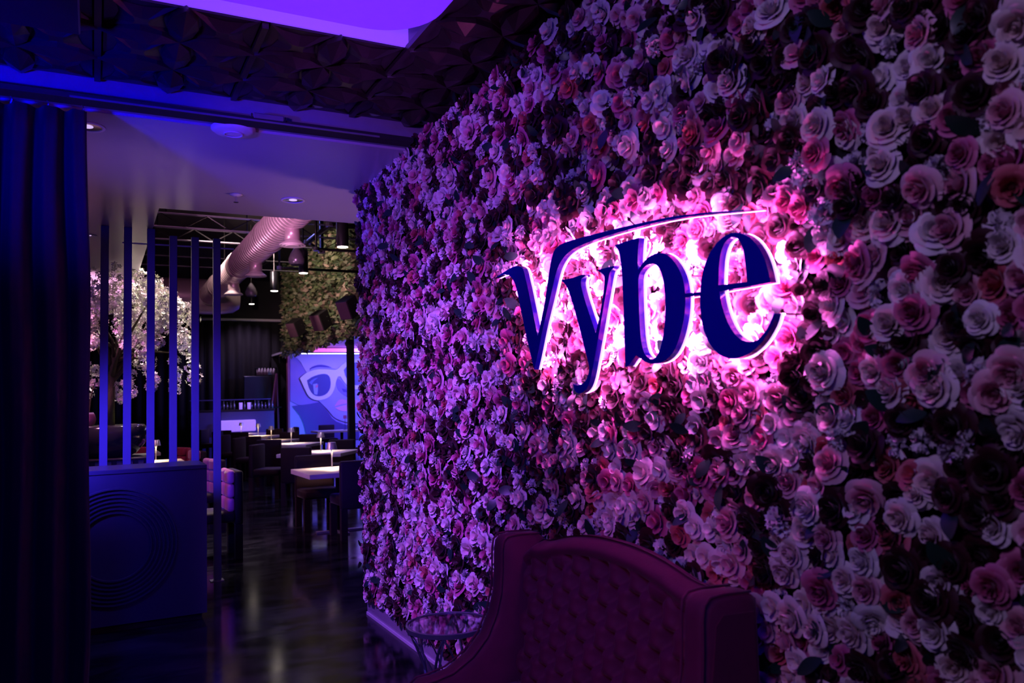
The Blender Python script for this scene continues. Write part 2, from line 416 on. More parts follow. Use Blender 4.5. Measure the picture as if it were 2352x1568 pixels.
def petals(rings, nu, nv, rs, pal, core=True):
    base, edge, heart = [np.array(c) for c in pal]
    V, F, C = [], [], []
    n0 = 0; nr = len(rings)
    for k, (n, R, H, hw, curl) in enumerate(rings):
        off = rs.uniform(0, 6.28)
        for i in range(n):
            f0 = off + 2 * math.pi * i / n + rs.uniform(-.12, .12); Rr = R * rs.uniform(.92, 1.07); Hh = H * rs.uniform(.9, 1.1); ph = rs.uniform(0, 6)
            uu, vv = np.meshgrid(np.linspace(-1, 1, nu + 1), np.linspace(0, 1, nv + 1))
            ve = vv * (1 - .20 * uu ** 2 - .06 * uu ** 4)
            r = Rr * ve ** .62; z = Hh * ve ** 1.25
            lip = np.clip(vv - .62, 0, 1) / .38
            r = r + curl * .35 * lip ** 2 * (1 - .3 * uu ** 2); z = z - curl * .55 * lip ** 2
            r = r + .045 * uu * vv + .02 * np.sin(3 * uu + ph) * lip
            z = z + .025 * np.sin(4 * uu + ph * 2) * lip
            fi = f0 + uu * hw * (.4 + .6 * np.minimum(1, vv * 1.5))
            V.append(np.stack([r * np.cos(fi), r * np.sin(fi), z], -1).reshape(-1, 3))
            t = k / max(1, nr - 1)
            col = base * (1 - t) ** 1 + heart * t if k else base
            e = (vv ** 3)[..., None] * (1 - .4 * t)
            C.append((col * (1 - e) + edge * e).reshape(-1, 3))
            a = np.arange((nu + 1) * (nv + 1)).reshape(nv + 1, nu + 1) + n0
            F.append(np.stack([a[:-1, :-1], a[:-1, 1:], a[1:, 1:], a[1:, :-1]], -1).reshape(-1, 4)); n0 += a.size
    if core:   # rolled heart
        m = 8; a = np.linspace(0, 4.2 * math.pi, 4 * m); r = .03 + .14 * np.arange(4 * m) / (4 * m)
        lo = np.stack([r * .7 * np.cos(a), r * .7 * np.sin(a), np.full_like(a, .35)], -1); hi = np.stack([r * np.cos(a), r * np.sin(a), .80 + .05 * np.sin(a)], -1)
        V.append(np.concatenate([lo, hi])); C.append(np.concatenate([np.tile(heart, (4 * m, 1)), np.tile(heart * .6 + edge * .4, (4 * m, 1))]))
        b = np.arange(4 * m - 1) + n0; F.append(np.stack([b, b + 1, b + 1 + 4 * m, b + 4 * m], -1)); n0 += 8 * m
    return np.concatenate(V), np.concatenate(F), np.concatenate(C)
def carnation(rs, col, n=46):
    V, F, C = [], [], []
    col = np.array(col)
    for i in range(n):
        u = rs.uniform(0.05, 1); th = math.acos(u); ph = rs.uniform(0, 6.28)
        d = np.array([math.sin(th) * math.cos(ph), math.sin(th) * math.sin(ph), math.cos(th)])
        t = np.cross(d, rs.normal(size=3)); t /= np.linalg.norm(t)
        L = rs.uniform(.75, 1.0); wv = .30
        row = [d * .25 + np.array([0, 0, .05])]
        for q in range(5):
            s_ = (q - 2) / 2; row.append(d * (L - .10 * (q % 2) - .1 * s_ * s_) + t * wv * s_ + np.cross(d, t) * .07 * (1 if q % 2 else -1))
        row = np.array(row); row[:, 2] = row[:, 2] * .8 + .1
        b = len(V) * 6; V.append(row); F.append(np.array([[b, b + 1, b + 2, b + 3], [b, b + 3, b + 4, b + 5]]))
        C.append(np.tile(col * rs.uniform(.85, 1.1), (6, 1)))
    return np.concatenate(V), np.concatenate(F), np.concatenate(C)

rs = np.random.RandomState(7)
ROSE_HI, ROSE_LO, HEART = {}, {}, {}
for kname, pal in PAL.items():
    ROSE_HI[kname] = []
    for q in range(3):
        outer = petals(RINGS[:3], 6, 5, rs, pal, core=False)
        inner_r = [(n, R, H, hw, c) for n, R, H, hw, c in RINGS[3:]]
        pin = (np.array(pal[2]) * .75 + np.array(pal[0]) * .25, np.array(pal[1]) * .6 + np.array(pal[2]) * .4, pal[2])
        inn = petals(inner_r, 5, 4, rs, pin, core=True)
        ROSE_HI[kname].append((big_mesh('rose', outer[0], [outer[1]], outer[2], MT['petal']), big_mesh('rose_heart', inn[0], [inn[1]], inn[2], MT['petal'])))
    ROSE_LO[kname] = []
    for q in range(4):
        o_ = petals(RINGS_LO, 4, 3, rs, pal, core=False); ROSE_LO[kname].append(o_)
CARN = [carnation(rs, (0.80, 0.74, 0.78)) for q in range(3)]
CARN_M = [big_mesh('carnation', c[0], [c[1]], c[2], MT['petal']) for c in CARN]
def leaf_arrays():
    V = []; 
    for k in range(7):
        t = k / 6; wv = .42 * math.sin(math.pi * min(1, t * .93 + .04)) ** .8
        for s_ in (-1, 0, 1): V.append((t * 1.5 - .2, s_ * wv, .12 * math.sin(t * 2.4) + .10 * abs(s_) * wv))
    F = [[k * 3 + q, k * 3 + q + 1, k * 3 + q + 4, k * 3 + q + 3] for k in range(6) for q in (0, 1)]
    return np.array(V), np.array(F), np.tile(np.array([.012, .04, .03]), (21, 1))
LEAF = leaf_arrays(); LEAF_M = big_mesh('leaf', LEAF[0], [LEAF[1]], None, MT['leaf'])
LEAF_M.materials.clear(); LEAF_M.materials.append(MT['leaf'])

BASE = Matrix(((0, 0, -1), (0, 1, 0), (1, 0, 0)))    # local z -> world -x
SP = 0.069
flowers, leaves = [], []
row = 0; z = 0.155
def patch(y, z):
    return math.sin(y * 7.3 + 2.1 * math.sin(z * 3.1)) * math.sin(z * 6.1 + 1.7 * math.cos(y * 4.7))
R_ = random.Random(11)
while z < WTOP + 0.04:
    y = -0.5 + (SP / 2 if row % 2 else 0)
    while y < WEND + 0.02:
        yy, zz = y + R_.uniform(-.02, .02), z + R_.uniform(-.02, .02)
        p = patch(yy, zz); u = R_.random()
        if u < .09: kind = 'carnation'
        else:
            wts = {'blush white': .25, 'ivory': .15, 'pale pink': .22, 'hot pink': .18, 'coral': .07, 'burgundy': max(.14, .50 + .46 * p)}
            kind = R_.choices(list(wts), list(wts.values()))[0]
        size = .0445 * R_.uniform(.82, 1.25) * (1.06 if kind == 'burgundy' else 1) * (.95 if kind == 'carnation' else 1)
        tilt = R_.gauss(0, .30); az = R_.uniform(0, 6.28)
        off = R_.uniform(0, .038) * (.3 if (1.5 < yy < 3.25 and 1.25 < zz < 2.15) else 1)
        Mr = BASE @ Matrix.Rotation(az, 3, 'Z') @ Matrix.Rotation(max(-.75, min(.75, tilt)), 3, 'X') @ Matrix.Rotation(R_.uniform(0, 6.28), 3, 'Z')
        flowers.append((kind, Vector((WX - .012 - off, yy, zz)), Mr, size))
        if R_.random() < .21:
            dirr = R_.uniform(0, 6.28)
            Ml = BASE @ Matrix.Rotation(dirr, 3, 'Z') @ Matrix.Rotation(R_.uniform(-.75, -.1), 3, 'Y') @ Matrix.Rotation(R_.uniform(-.5, .5), 3, 'X')
            leaves.append((Vector((WX - .03 - R_.uniform(0, .03), yy + .03, zz + .03)), Ml, .045 * R_.uniform(.8, 1.3)))
        y += SP
    z += SP * .87; row += 1

fw = thing('flower_wall', 'wall covered in white, pink and burgundy silk roses with dark leaves', 'flower wall', (WX, 2.5, 0))
FO = Vector((WX, 2.5, 0))
def vis_size(p, s_):
    x, y, k = proj(p)
    if k < .2 or x < -20 or x > RW + 20 or y < -20 or y > RH + 20: return 0
    if 1010 < x < 1720 and y > 1250 and y > 1250 + max(0, (x - 1300) * .4): return 0    # behind the settee
    return s_ * FOC / k
order = sorted(range(len(flowers)), key=lambda i: -vis_size(flowers[i][1], flowers[i][3]))
big_r = set([i for i in order if flowers[i][0] != 'carnation'][:300]); big_c = set([i for i in order if flowers[i][0] == 'carnation'][:60])
lo_order = sorted(range(len(leaves)), key=lambda i: -vis_size(leaves[i][0], leaves[i][2])); big_l = set(lo_order[:120])
for i in sorted(big_r | big_c):
    kind, p, Mr, s_ = flowers[i]
    M4 = Matrix.Translation(p - FO) @ (Mr * s_).to_4x4()
    if kind == 'carnation': place(R_.choice(CARN_M), 'carnation', fw, M=M4)
    else:
        mo, mi = R_.choice(ROSE_HI[kind])
        o = place(mo, 'rose', fw, M=M4); o['label'] = kind + ' rose'
        place(mi, 'rose_heart', o)
for i in big_l:
    p, Ml, s_ = leaves[i]; place(LEAF_M, 'leaf', fw, M=Matrix.Translation(p - FO) @ (Ml * s_).to_4x4())
def joined(name, items, m, col=True):
    Vs, Fs, Cs, n0 = [], [], [], 0
    for (V, F, C), p, M, s_ in items:
        A = np.array(M) * s_
        Vs.append(V @ A.T + np.array(p - FO)); Fs.append(F + n0); Cs.append(C); n0 += len(V)
    me = big_mesh(name, np.concatenate(Vs), [np.concatenate(Fs)], np.concatenate(Cs) if col else None, m)
    o = place(me, name, fw); o['kind'] = 'stuff'; return o
joined('roses', [(R_.choice(ROSE_LO[k]), p, M, s_) for i, (k, p, M, s_) in enumerate(flowers) if k != 'carnation' and i not in big_r], MT['petal'])
joined('carnations', [(R_.choice(CARN), p, M, s_) for i, (k, p, M, s_) in enumerate(flowers) if k == 'carnation' and i not in big_c], MT['petal'])
joined('leaves', [(LEAF, p, M, s_) for i, (p, M, s_) in enumerate(leaves) if i not in big_l], MT['leaf'], False)

# ------------------------------------------------------------------ sign "vybe"
SX0, SX1 = 1.615, 1.65
def sg(pts):
    out = []
    for cx, cy in pts:
        p = onx(1120 + .3571 * cx, 420 + .3571 * cy, SX0); out.append((p.y, p.z))
    return out
def smooth_poly(p, it=1):
    for _ in range(it):
        q = []
        n = len(p)
        for i in range(n):
            a, b, c = Vector(p[i - 1]), Vector(p[i]), Vector(p[(i + 1) % n])
            d1, d2 = (b - a), (c - b)
            if d1.length > 1e-6 and d2.length > 1e-6 and d1.angle(d2) < math.radians(48):
                q.append(tuple(b * .75 + a * .25)); q.append(tuple(b * .75 + c * .25))
            else: q.append(tuple(b))
        p = q
    return p
LV = [(45, 612), (100, 575), (150, 545), (190, 530), (225, 545), (236, 575), (242, 605), (262, 690), (290, 830), (322, 985), (345, 880), (372, 740), (388, 620), (400, 540), (414, 470), (430, 430), (455, 404), (490, 385), (560, 362), (700, 325), (850, 287), (1050, 243), (1200, 213), (1400, 189), (1600, 176), (1735, 172), (1600, 186), (1400, 203), (1250, 222), (1100, 250), (950, 288), (800, 330), (700, 362), (620, 392), (550, 425), (510, 455), (480, 490), (455, 535), (440, 580), (425, 640), (405, 730), (375, 850), (350, 960), (325, 1090), (300, 1200), (285, 1140), (255, 1010), (235, 920), (215, 820), (195, 720), (180, 660), (165, 625), (145, 597), (120, 588), (90, 592)]
LY = [(470, 625), (540, 612), (620, 585), (630, 597), (605, 614), (598, 645), (612, 710), (640, 800), (670, 890), (695, 965), (715, 880), (735, 770), (750, 660), (752, 610), (740, 583), (715, 570), (700, 560), (760, 545), (815, 532), (812, 546), (790, 565), (780, 600), (765, 690), (745, 800), (725, 920), (700, 1060), (680, 1170), (660, 1270), (640, 1320), (610, 1350), (578, 1355), (556, 1330), (548, 1290), (570, 1302), (600, 1298), (630, 1275), (650, 1230), (655, 1190), (640, 1130), (615, 1030), (590, 930), (565, 840), (540, 750), (515, 680), (495, 645)]
LB = [(815, 402), (880, 378), (975, 352), (968, 420), (965, 500), (968, 560), (1000, 510), (1040, 470), (1085, 450), (1130, 449), (1180, 480), (1225, 540), (1255, 610), (1268, 680), (1271, 711), (1320, 704), (1368, 700), (1370, 722), (1320, 728), (1272, 737), (1272, 780), (1265, 860), (1245, 960), (1215, 1050), (1180, 1110), (1130, 1150), (1070, 1165), (1020, 1155), (985, 1130), (955, 1110), (930, 1140), (905, 1180), (885, 1180), (882, 1080), (878, 960), (875, 840), (870, 700), (862, 560), (850, 470), (840, 430)]
LBH = [(970, 600), (990, 560), (1020, 530), (1055, 518), (1085, 525), (1110, 560), (1128, 620), (1138, 700), (1142, 790), (1140, 880), (1132, 960), (1115, 1050), (1090, 1110), (1060, 1138), (1025, 1120), (1000, 1080), (985, 1000), (978, 900), (972, 780), (970, 680)]
LE = [(1820, 640), (1808, 580), (1790, 510), (1760, 440), (1720, 380), (1670, 337), (1610, 317), (1550, 325), (1490, 365), (1440, 430), (1400, 510), (1375, 600), (1366, 700), (1366, 800), (1375, 890), (1395, 970), (1430, 1040), (1475, 1095), (1530, 1125), (1590, 1132), (1650, 1115), (1710, 1080), (1760, 1030), (1800, 970), (1835, 900), (1850, 840), (1840, 835), (1825, 880), (1790, 950), (1745, 1005), (1700, 1022), (1650, 1018), (1600, 985), (1560, 930), (1525, 850), (1505, 780), (1490, 700)]
LEH = [(1485, 657), (1487, 560), (1495, 470), (1515, 400), (1545, 360), (1580, 346), (1610, 357), (1635, 400), (1650, 470), (1660, 560), (1668, 636)]
sc_ = onx(1500, 660, SX0)
sign = thing('backlit_sign', 'backlit sign reading vybe in blue-black serif letters with pink glow', 'sign', (SX1, sc_.y, sc_.z))
for nm, pl, hl in (('letter_v', LV, []), ('letter_y', LY, []), ('letter_b', LB, [LBH]), ('letter_e', LE, [LEH])):
    P = smooth_poly(sg(pl)); H = [smooth_poly(sg(h)) for h in hl]
    fn = lambda a, b, d: (d - SX1, a - sc_.y, b - sc_.z)
    o = MB().prism(P, SX0, SX1 - .013, fn, H).build(nm, MT['acrylic'], sign)
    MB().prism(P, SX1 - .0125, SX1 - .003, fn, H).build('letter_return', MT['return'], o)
    hb = MB().prism(P, SX1 - .0028, SX1 - .0018, fn, H).build('led_back', MT['halo'], o)
    ys = [a for a, b in P]; zs = [b for a, b in P]
    # stand-off pins into the wall
    for q in (.3, .7):
        k = P[int(len(P) * q)]
        MB().tube([(0, k[0] - sc_.y, k[1] - sc_.z), (WX - SX1, k[0] - sc_.y, k[1] - sc_.z)], .003, 6).build('standoff_pin', MT['chrome'], o)

# ------------------------------------------------------------------ settee
st0, st1 = 1.675, 2.95          # along y
se = thing('settee', 'burgundy velvet button-tufted camelback settee against the flower wall', 'sofa', (1.3, (st0 + st1) / 2, 0))
ox, oy = 1.3, (st0 + st1) / 2
XB = 1.635                      # rear of the back
def ztop(t):                    # t 0..1 along the width
    e = abs(2 * t - 1); return .895 + .115 * (1 - e ** 2.2) + .02 * math.exp(-((e - .9) / .1) ** 2)
nu, nv = 150, 90
vs = []; fs = []
ya, yb = st0 + .09, st1 - .09
btn = []
for r_ in range(8):
    for c_ in range(10):
        btn.append(((c_ + (.5 if r_ % 2 else 0)) / 9.3 + .02, .40 + r_ * .072))
for i in range(nu + 1):
    t = i / nu; zt = ztop(t)
    for j in range(nv + 1):
        q = j / nv; z = .40 + (zt - .40) * q
        lean = 1.47 + .085 * (z - .40) / .6
        puff = 0
        if z < zt - .075:
            dmin = 9; pl = 9
            for bt, bz in btn:
                if bz > zt - .085: continue
                dy, dz = (t - bt) * 1.17, (z - bz)
                d = dy * dy + dz * dz
                if d < dmin: dmin = d
                if abs(dz) < .075:
                    # pleats run diagonally between buttons
                    pl = min(pl, abs(abs(dy) - abs(dz) * .92))
            puff = -.062 * math.exp(-dmin / .0008) - .014 * math.exp(-(pl / .009) ** 2) + .008
        rim = max(0, (q - .90) / .10)
        x = lean - .018 * math.sin(math.pi * min(1, (zt - z) / .12)) * (1 if z > zt - .12 else 0) - puff * -1 * -1 - 0.02
        x = lean - puff - .02 * math.sin(math.pi * min(1, max(0, (zt - z)) / .075)) * (1 if zt - z < .075 else 0)
        x += .05 * rim ** 2
        vs.append((x - ox, ya + (yb - ya) * t - oy, z - .006 * rim ** 3))
for i in range(nu):
    for j in range(nv):
        a = i * (nv + 1) + j; fs.append((a, a + nv + 1, a + nv + 2, a + 1))
mb = MB().add(vs, fs)
# rear shell
vs = []; fs = []
for i in range(61):
    t = i / 60; zt = ztop(t); y = ya + (yb - ya) * t - oy
    vs += [(1.53 - ox + .05, y, zt - .005), (1.61 - ox, y, zt - .012), (XB - ox, y, zt - .035), (XB - ox, y, .2), (1.5 - ox, y, .2), (1.48 - ox, y, .4)]
for i in range(60):
    for k in range(5):
        a = i * 6 + k; fs.append((a, a + 6, a + 7, a + 1))
fs += [tuple(range(6)), tuple(range(360, 366))[::-1]]
mb.add(vs, fs)
back = mb.build('backrest', MT['velvet'], se, True)
for bt, bz in btn:
    zt = ztop(bt)
    if 0.01 < bt < .99 and bz < zt - .085 and bz > .5:
        x = 1.47 + .085 * (bz - .40) / .6 + .046
        MB().lathe([(.001, -.006), (.010, -.004), (.0125, 0), (.010, .004), (.001, .006)], 10, Matrix.Translation((x - ox, ya + (yb - ya) * bt - oy, bz)) @ Matrix.Rotation(math.pi / 2, 4, 'Y'), False).build('button', MT['velvet'], back, True)
# wings with swept arms
prof = [(1.63, .20), (1.63, .93), (1.60, .952), (1.50, .957), (1.455, .953), (1.435, .935), (1.428, .90), (1.425, .82), (1.418, .74), (1.395, .66), (1.355, .58), (1.29, .515), (1.21, .47), (1.14, .455), (1.09, .45), (1.065, .43), (1.06, .39), (1.06, .20)]
def wing(y0, y1):
    mb = MB(); n = 6; rows = []
    w_ = y1 - y0
    cxp, czp = 1.45, .5
    for k in range(n + 1):
        u = k / n * 2 - 1; ins = .022 * (1 - math.sqrt(max(0, 1 - min(1, abs(u)) ** 4)))
        rows.append([(a + (-ins if a > 1.5 else ins * .9) , b - (ins if b > .45 else 0)) for a, b in prof])
    vs = []; fs = []; m = len(prof)
    for k, rw in enumerate(rows):
        y = y0 + w_ * k / n - oy
        vs += [(a - ox, y, b) for a, b in rw]
    for k in range(n):
        for i in range(m):
            j = (i + 1) % m; fs.append((k * m + i, k * m + j, (k + 1) * m + j, (k + 1) * m + i))
    fs += [tuple(range(m)), tuple(n * m + i for i in range(m))[::-1]]
    mb.add(vs, fs)
    return mb.build('wing', MT['velvet'], se, True, 50)
for y0, y1 in ((st0, st0 + .1), (st1 - .1, st1)):
    wg = wing(y0, y1)
    # welt piping on both edges of the wing
    for y in (y0 + .006, y1 - .006):
        MB().tube([(a - ox - .0, y - oy, b) for a, b in prof[2:-2]], .004, 6).build('piping', MT['velvet'], wg, True)
    # recessed side panel with a raised border
    yo = y0 - .004 if y0 == st0 else y1 + .004
    pan = [(1.60, .25), (1.60, .90), (1.49, .905), (1.465, .88), (1.45, .78), (1.43, .68), (1.37, .57), (1.28, .49), (1.17, .43), (1.10, .42), (1.10, .25)]
    MB().prism(pan, min(yo, yo + .006), max(yo, yo + .006), lambda a, b, d: (a - ox, d - oy, b)).build('side_panel', MT['velvet'], wg)
MB().rbox(1.02 - ox, 1.50 - ox, ya - oy, yb - oy, .28, .40, .035, 3).build('seat_cushion', MT['velvet'], se, True)
MB().rbox(1.05 - ox, 1.62 - ox, st0 + .01 - oy, st1 - .01 - oy, .16, .30, .02, 2).build('seat_frame', MT['velvet'], se)
for x in (1.1, 1.58):
    for y in (st0 + .07, st1 - .07):
        MB().lathe([(.014, 0), (.026, .16)], 12, Matrix.Translation((x - ox, y - oy, 0))).build('leg', MT['black'], se, True)

# ------------------------------------------------------------------ side table
tz = .50
tc = onz(1030, 1432, tz)
tr = .185
tb = thing('side_table', 'round glass side table with criss-cross metal bars beside the settee', 'side table', (tc.x, tc.y, 0))
ring = [(tr * math.cos(2 * math.pi * i / 48), tr * math.sin(2 * math.pi * i / 48)) for i in range(49)]
MB().lathe([(tr - .012, tz - .016), (tr + .004, tz - .016), (tr + .006, tz + .004), (tr - .003, tz + .006), (tr - .003, tz - .006), (tr - .012, tz - .006), (tr - .012, tz - .016)], 48, cap=False).build('top_ring', MT['tube_metal'], tb, True, 40)
MB().lathe([(tr - .0035, tz - .0055), (tr - .0035, tz + .001)], 48).build('glass_top', MT['glass'], tb)
MB().lathe([(tr - .014, 0), (tr, 0), (tr, .012), (tr - .014, .012), (tr - .014, 0)], 48, cap=False).build('base_ring', MT['tube_metal'], tb)
for k in range(6):
    for sgn in (-1, 1):
        pts = []
        for q in range(13):
            u = q / 12; a = 2 * math.pi * k / 6 + sgn * 1.35 * u; rr = (tr - .006) * (1 - .42 * math.sin(math.pi * u))
            pts.append((rr * math.cos(a), rr * math.sin(a), tz - .016 - u * (tz - .026)))
        MB().tube(pts, .008, 6, .45).build('bar', MT['tube_metal'], tb, True)

# ------------------------------------------------------------------ curtain and its track
ct_edge = ony(206, 700, HY - .06).x
cu = thing('curtain', 'dark velvet curtain drawn to the side of the opening', 'curtain', (ct_edge - .7, HY - .06, 0))
vs = []; fs = []
nx, nz = 240, 24
R2 = random.Random(5)
folds = []; x = 0
while x < 1.6: 
    wv = R2.uniform(.085, .15); folds.append((x, wv, R2.uniform(.6, 1.2))); x += wv
def fold_y(s_, zf):
    for x0, wv, am in folds:
        if x0 <= s_ < x0 + wv:
            u = (s_ - x0) / wv
            return -.045 * am * math.sin(2 * math.pi * u) * (.55 + .45 * (1 - zf) ** .4) - .012 * math.sin(4 * math.pi * u + zf * 2)
    return 0
for i in range(nx + 1):
    s_ = 1.55 * i / nx
    for j in range(nz + 1):
        zf = j / nz; zz = .015 + (SZ - .07 - .015) * zf
        sway = .012 * math.sin(zf * 5 + s_ * 3) + .008 * math.sin(zf * 11 + s_ * 9)
        vs.append((.7 - s_ + sway * (1 - s_ / 1.6), fold_y(s_ + .01 * math.sin(zf * 4), zf), zz))
for i in range(nx):
    for j in range(nz):
        a = i * (nz + 1) + j; fs.append((a, a + nz + 1, a + nz + 2, a + 1))
o = MB().add(vs, fs).build('fabric', MT['curtain'], cu, True)
sm = o.modifiers.new('thickness', 'SOLIDIFY'); sm.thickness = .004
for k in range(10):
    hx_ = .66 - k * .15
    MB().tube([(hx_, 0, SZ - .075), (hx_ + .006, -.004, SZ - .055), (hx_, .0, SZ - .04)], .003, 5).build('hook', MT['chrome'], o)
trk = thing('curtain_track', 'slim dark curtain track under the header beam', 'curtain rail', (0, HY - .03, SZ))
MB().box(-2.9, WX - .09, -.05, .05, -.016, .012).build('rail', MT['black'], trk)
MB().box(-.12, WX - .3, -.056, -.0505, -.0155, -.006).build('rail_lip', MT['tube_metal'], trk)
bx = ony(612, 252, HY - .03)
for q, wv in ((bx.x, .16),):
    MB().rbox(q - wv / 2, q + wv / 2, -.07, -.0565, .0, .028, .004, 1).build('bracket', MT['tube_metal'], trk)
    for e in (-1, 1): MB().lathe([(.006, -.012), (.006, .012)], 8, Matrix.Translation((q + e * wv * .55, -.06, .012))).build('screw', MT['chrome'], trk)

# ------------------------------------------------------------------ host stand with ring grooves
hs_r = onz(476, 1423, 0)
hy_ = hs_r.y; hx1 = hs_r.x; hw_ = 1.18; hz_ = 1.09
hs = thing('host_stand', 'dark blue host stand with concentric ring relief, in front of the posts', 'host stand', (hx1 - hw_ / 2, hy_, 0))
MB().rbox(-hw_ / 2, hw_ / 2, 0.02, .5, .05, hz_ - .03, .004, 1).build('body', MT['stand'], hs)
MB().box(-hw_ / 2 + .03, hw_ / 2 - .03, .05, .47, 0, .05).build('toe_kick', MT['black'], hs)
MB().rbox(-hw_ / 2 - .0, hw_ / 2 + .0, 0.0, .52, hz_ - .03, hz_, .003, 1).build('top', MT['stand'], hs)
pan = MB().box(-hw_ / 2, hw_ / 2, .008, .02, .05, hz_ - .03).build('front_panel', MT['stand'], hs)
cz_ = .57
for k in range(7):
    r_ = .228 + k * .0268
    MB().lathe([(r_ - .007, 0), (r_ - .005, .014), (r_ + .005, .014), (r_ + .007, 0)], 64, Matrix.Translation((0, .008, cz_)) @ Matrix.Rotation(math.pi / 2, 4, 'X'), False).build('ring', MT['stand'], pan, True, 30)

# ------------------------------------------------------------------ post screen
ps = thing('post_screen', 'row of six slim upright steel posts joined by a thin rod', 'screen', (0.6, PY, 0))
tops = [(241, 533), (294, 536), (347, 539), (398, 540), (448, 541), (497.5, 546)]
for i, (a, b) in enumerate(tops):
    p = ony(a, b, PY); x = p.x - .6; hw = .031
    zt = SZ if p.x < SLX else 2.99
    o = MB().rbox(x - hw, x + hw, -.02, .02, .006, zt - .0005, .003, 1).build('post', MT['post'], ps)
    MB().box(x - .06, x + .05, -.05, .05, 0, .006).build('base_plate', MT['tube_metal'], o)
rp0, rp1 = ony(281, 557, PY), ony(537, 573, PY)
MB().tube([(rp0.x - .6, 0, rp0.z), (rp1.x - .6, 0, rp0.z)], .007, 8).build('rod', MT['white_paint'], ps)

# ------------------------------------------------------------------ soffit fittings
p = onz(536, 294, SZ)
sp = thing('ceiling_speaker', 'round white ceiling disc speaker on the soffit', 'speaker', (p.x, p.y, SZ))
MB().lathe([(.118, -.001), (.118, -.012), (.10, -.026), (.05, -.034), (.0, -.036)], 40, cap=False).build('cover', MT['white_paint'], sp, True)
MB().lathe([(.05, -.0345), (.052, -.040), (.046, -.041), (.042, -.036)], 32, cap=False).build('rim', MT['white_paint'], sp, True)
p = onz(542, 446, SZ)
sk = thing('sprinkler', 'small pale fire sprinkler head hanging under the soffit', 'sprinkler', (p.x, p.y, SZ))
MB().lathe([(.045, -.0005), (.045, -.006), (.02, -.014), (.008, -.016)], 20).build('escutcheon', MT['white_paint'], sk, True)
MB().lathe([(.007, -.012), (.007, -.055)], 10).build('stem', MT['chrome'], sk)
MB().lathe([(.018, -.055), (.018, -.06)], 14).build('deflector', MT['chrome'], sk)
def downlight(px, py, label, r=.085, power=0, col=(1, .55, .75)):
    p = onz(px, py, SZ)
    t = thing('downlight', label, 'downlight', (p.x, p.y, SZ), group='recessed downlights in the soffit')
    MB().lathe([(r, -.001), (r, -.006), (r - .014, -.008), (r - .014, -.001)], 32, cap=False).build('trim_ring', MT['white_paint'], t, True, 40)
    MB().lathe([(r - .0145, -.004), (r * .62, -.0015), (.001, -.0012)], 32, cap=False).build('reflector', MT['chrome'], t, True)
    MB().lathe([(r * .34, -.0022), (r * .34, -.003)], 24).build('lens', MT['led_dim'], t)
    if power: lamp('downlight_beam', 'SPOT', (0, 0, -.02), power, col, None, .04, 110, .8, parent=t)
    return t
downlight(673, 459, 'recessed downlight near the back edge of the soffit', .088, 14)
downlight(200, 290, 'recessed downlight half hidden by the curtain', .09, 10, (.5, .4, 1))
downlight(203, 540, 'small recessed downlight beside the first post', .07)

# ------------------------------------------------------------------ dining hall: roof services
def duct_at(px, py, z): return onz(px, py, z)
DUZ = 4.25
d0, d1 = onz(672, 494, DUZ), onz(512, 643, DUZ)
dx = (d0.x + d1.x) / 2
du = thing('spiral_duct', 'long silver spiral air duct under the black hall ceiling', 'duct', (dx, 8, DUZ))
prof = []
y = 0.0
R0 = .255
while y < 12.5:
    prof += [(R0, y), (R0, y + .115), (R0 + .009, y + .122), (R0 + .009, y + .138), (R0, y + .145)]; y += .15
MB().lathe(prof, 28, Matrix.Rotation(-math.pi / 2, 4, 'X')).build('pipe', MT['galv'], du, True, 50)
for yy in (2.6, 5.2, 8.1, 11):
    MB().lathe([(R0 + .01, yy - .05), (R0 + .022, yy - .04), (R0 + .022, yy + .04), (R0 + .01, yy + .05)], 28, Matrix.Rotation(-math.pi / 2, 4, 'X'), False).build('collar', MT['galv'], du, True, 40)
for yy in (1.5, 4.4, 7.3, 10.2):
    MB().tube([(0, yy, R0), (0, yy, DZ - DUZ)], .012, 6).build('hanger_rod', MT['black_metal'], du)
for (px, py, r) in ((650, 561, .185), (570, 632, .185), (525, 675, .185)):
    q = onz(px, py, 3.78); yy = q.y - 8
    n = MB().lathe([(.11, -.42), (.11, -.18)], 20, Matrix.Translation((0, yy, 0))).build('neck', MT['galv'], du, True)
    MB().lathe([(.11, -.41), (r * .9, -.455), (r, -.47), (r, -.482), (r * .8, -.474), (r * .78, -.486), (r * .55, -.478), (r * .53, -.492), (r * .2, -.486), (.001, -.486)], 28, Matrix.Translation((0, yy, 0)), False).build('diffuser', MT['white_paint'], n, True, 30)
cd = onz(455, 668, 4.3)
cdu = thing('cross_duct', 'wide brownish cross duct at the far end of the hall', 'duct', (cd.x, 21.5, 4.3))
MB().lathe([(.45, -3.0), (.45, .6), (.40, .95), (.30, 1.1)], 28, Matrix.Rotation(math.pi / 2, 4, 'Y')).build('pipe', MT['galv'], cdu, True, 40)
MB().lathe([(.47, .55), (.47, .62)], 28, Matrix.Rotation(math.pi / 2, 4, 'Y'), False).build('collar', MT['galv'], cdu, True)
MB().tube([(-1.5, 0, .4), (-1.5, 0, DZ - 4.3)], .015, 6).build('hanger_rod', MT['black_metal'], cdu)

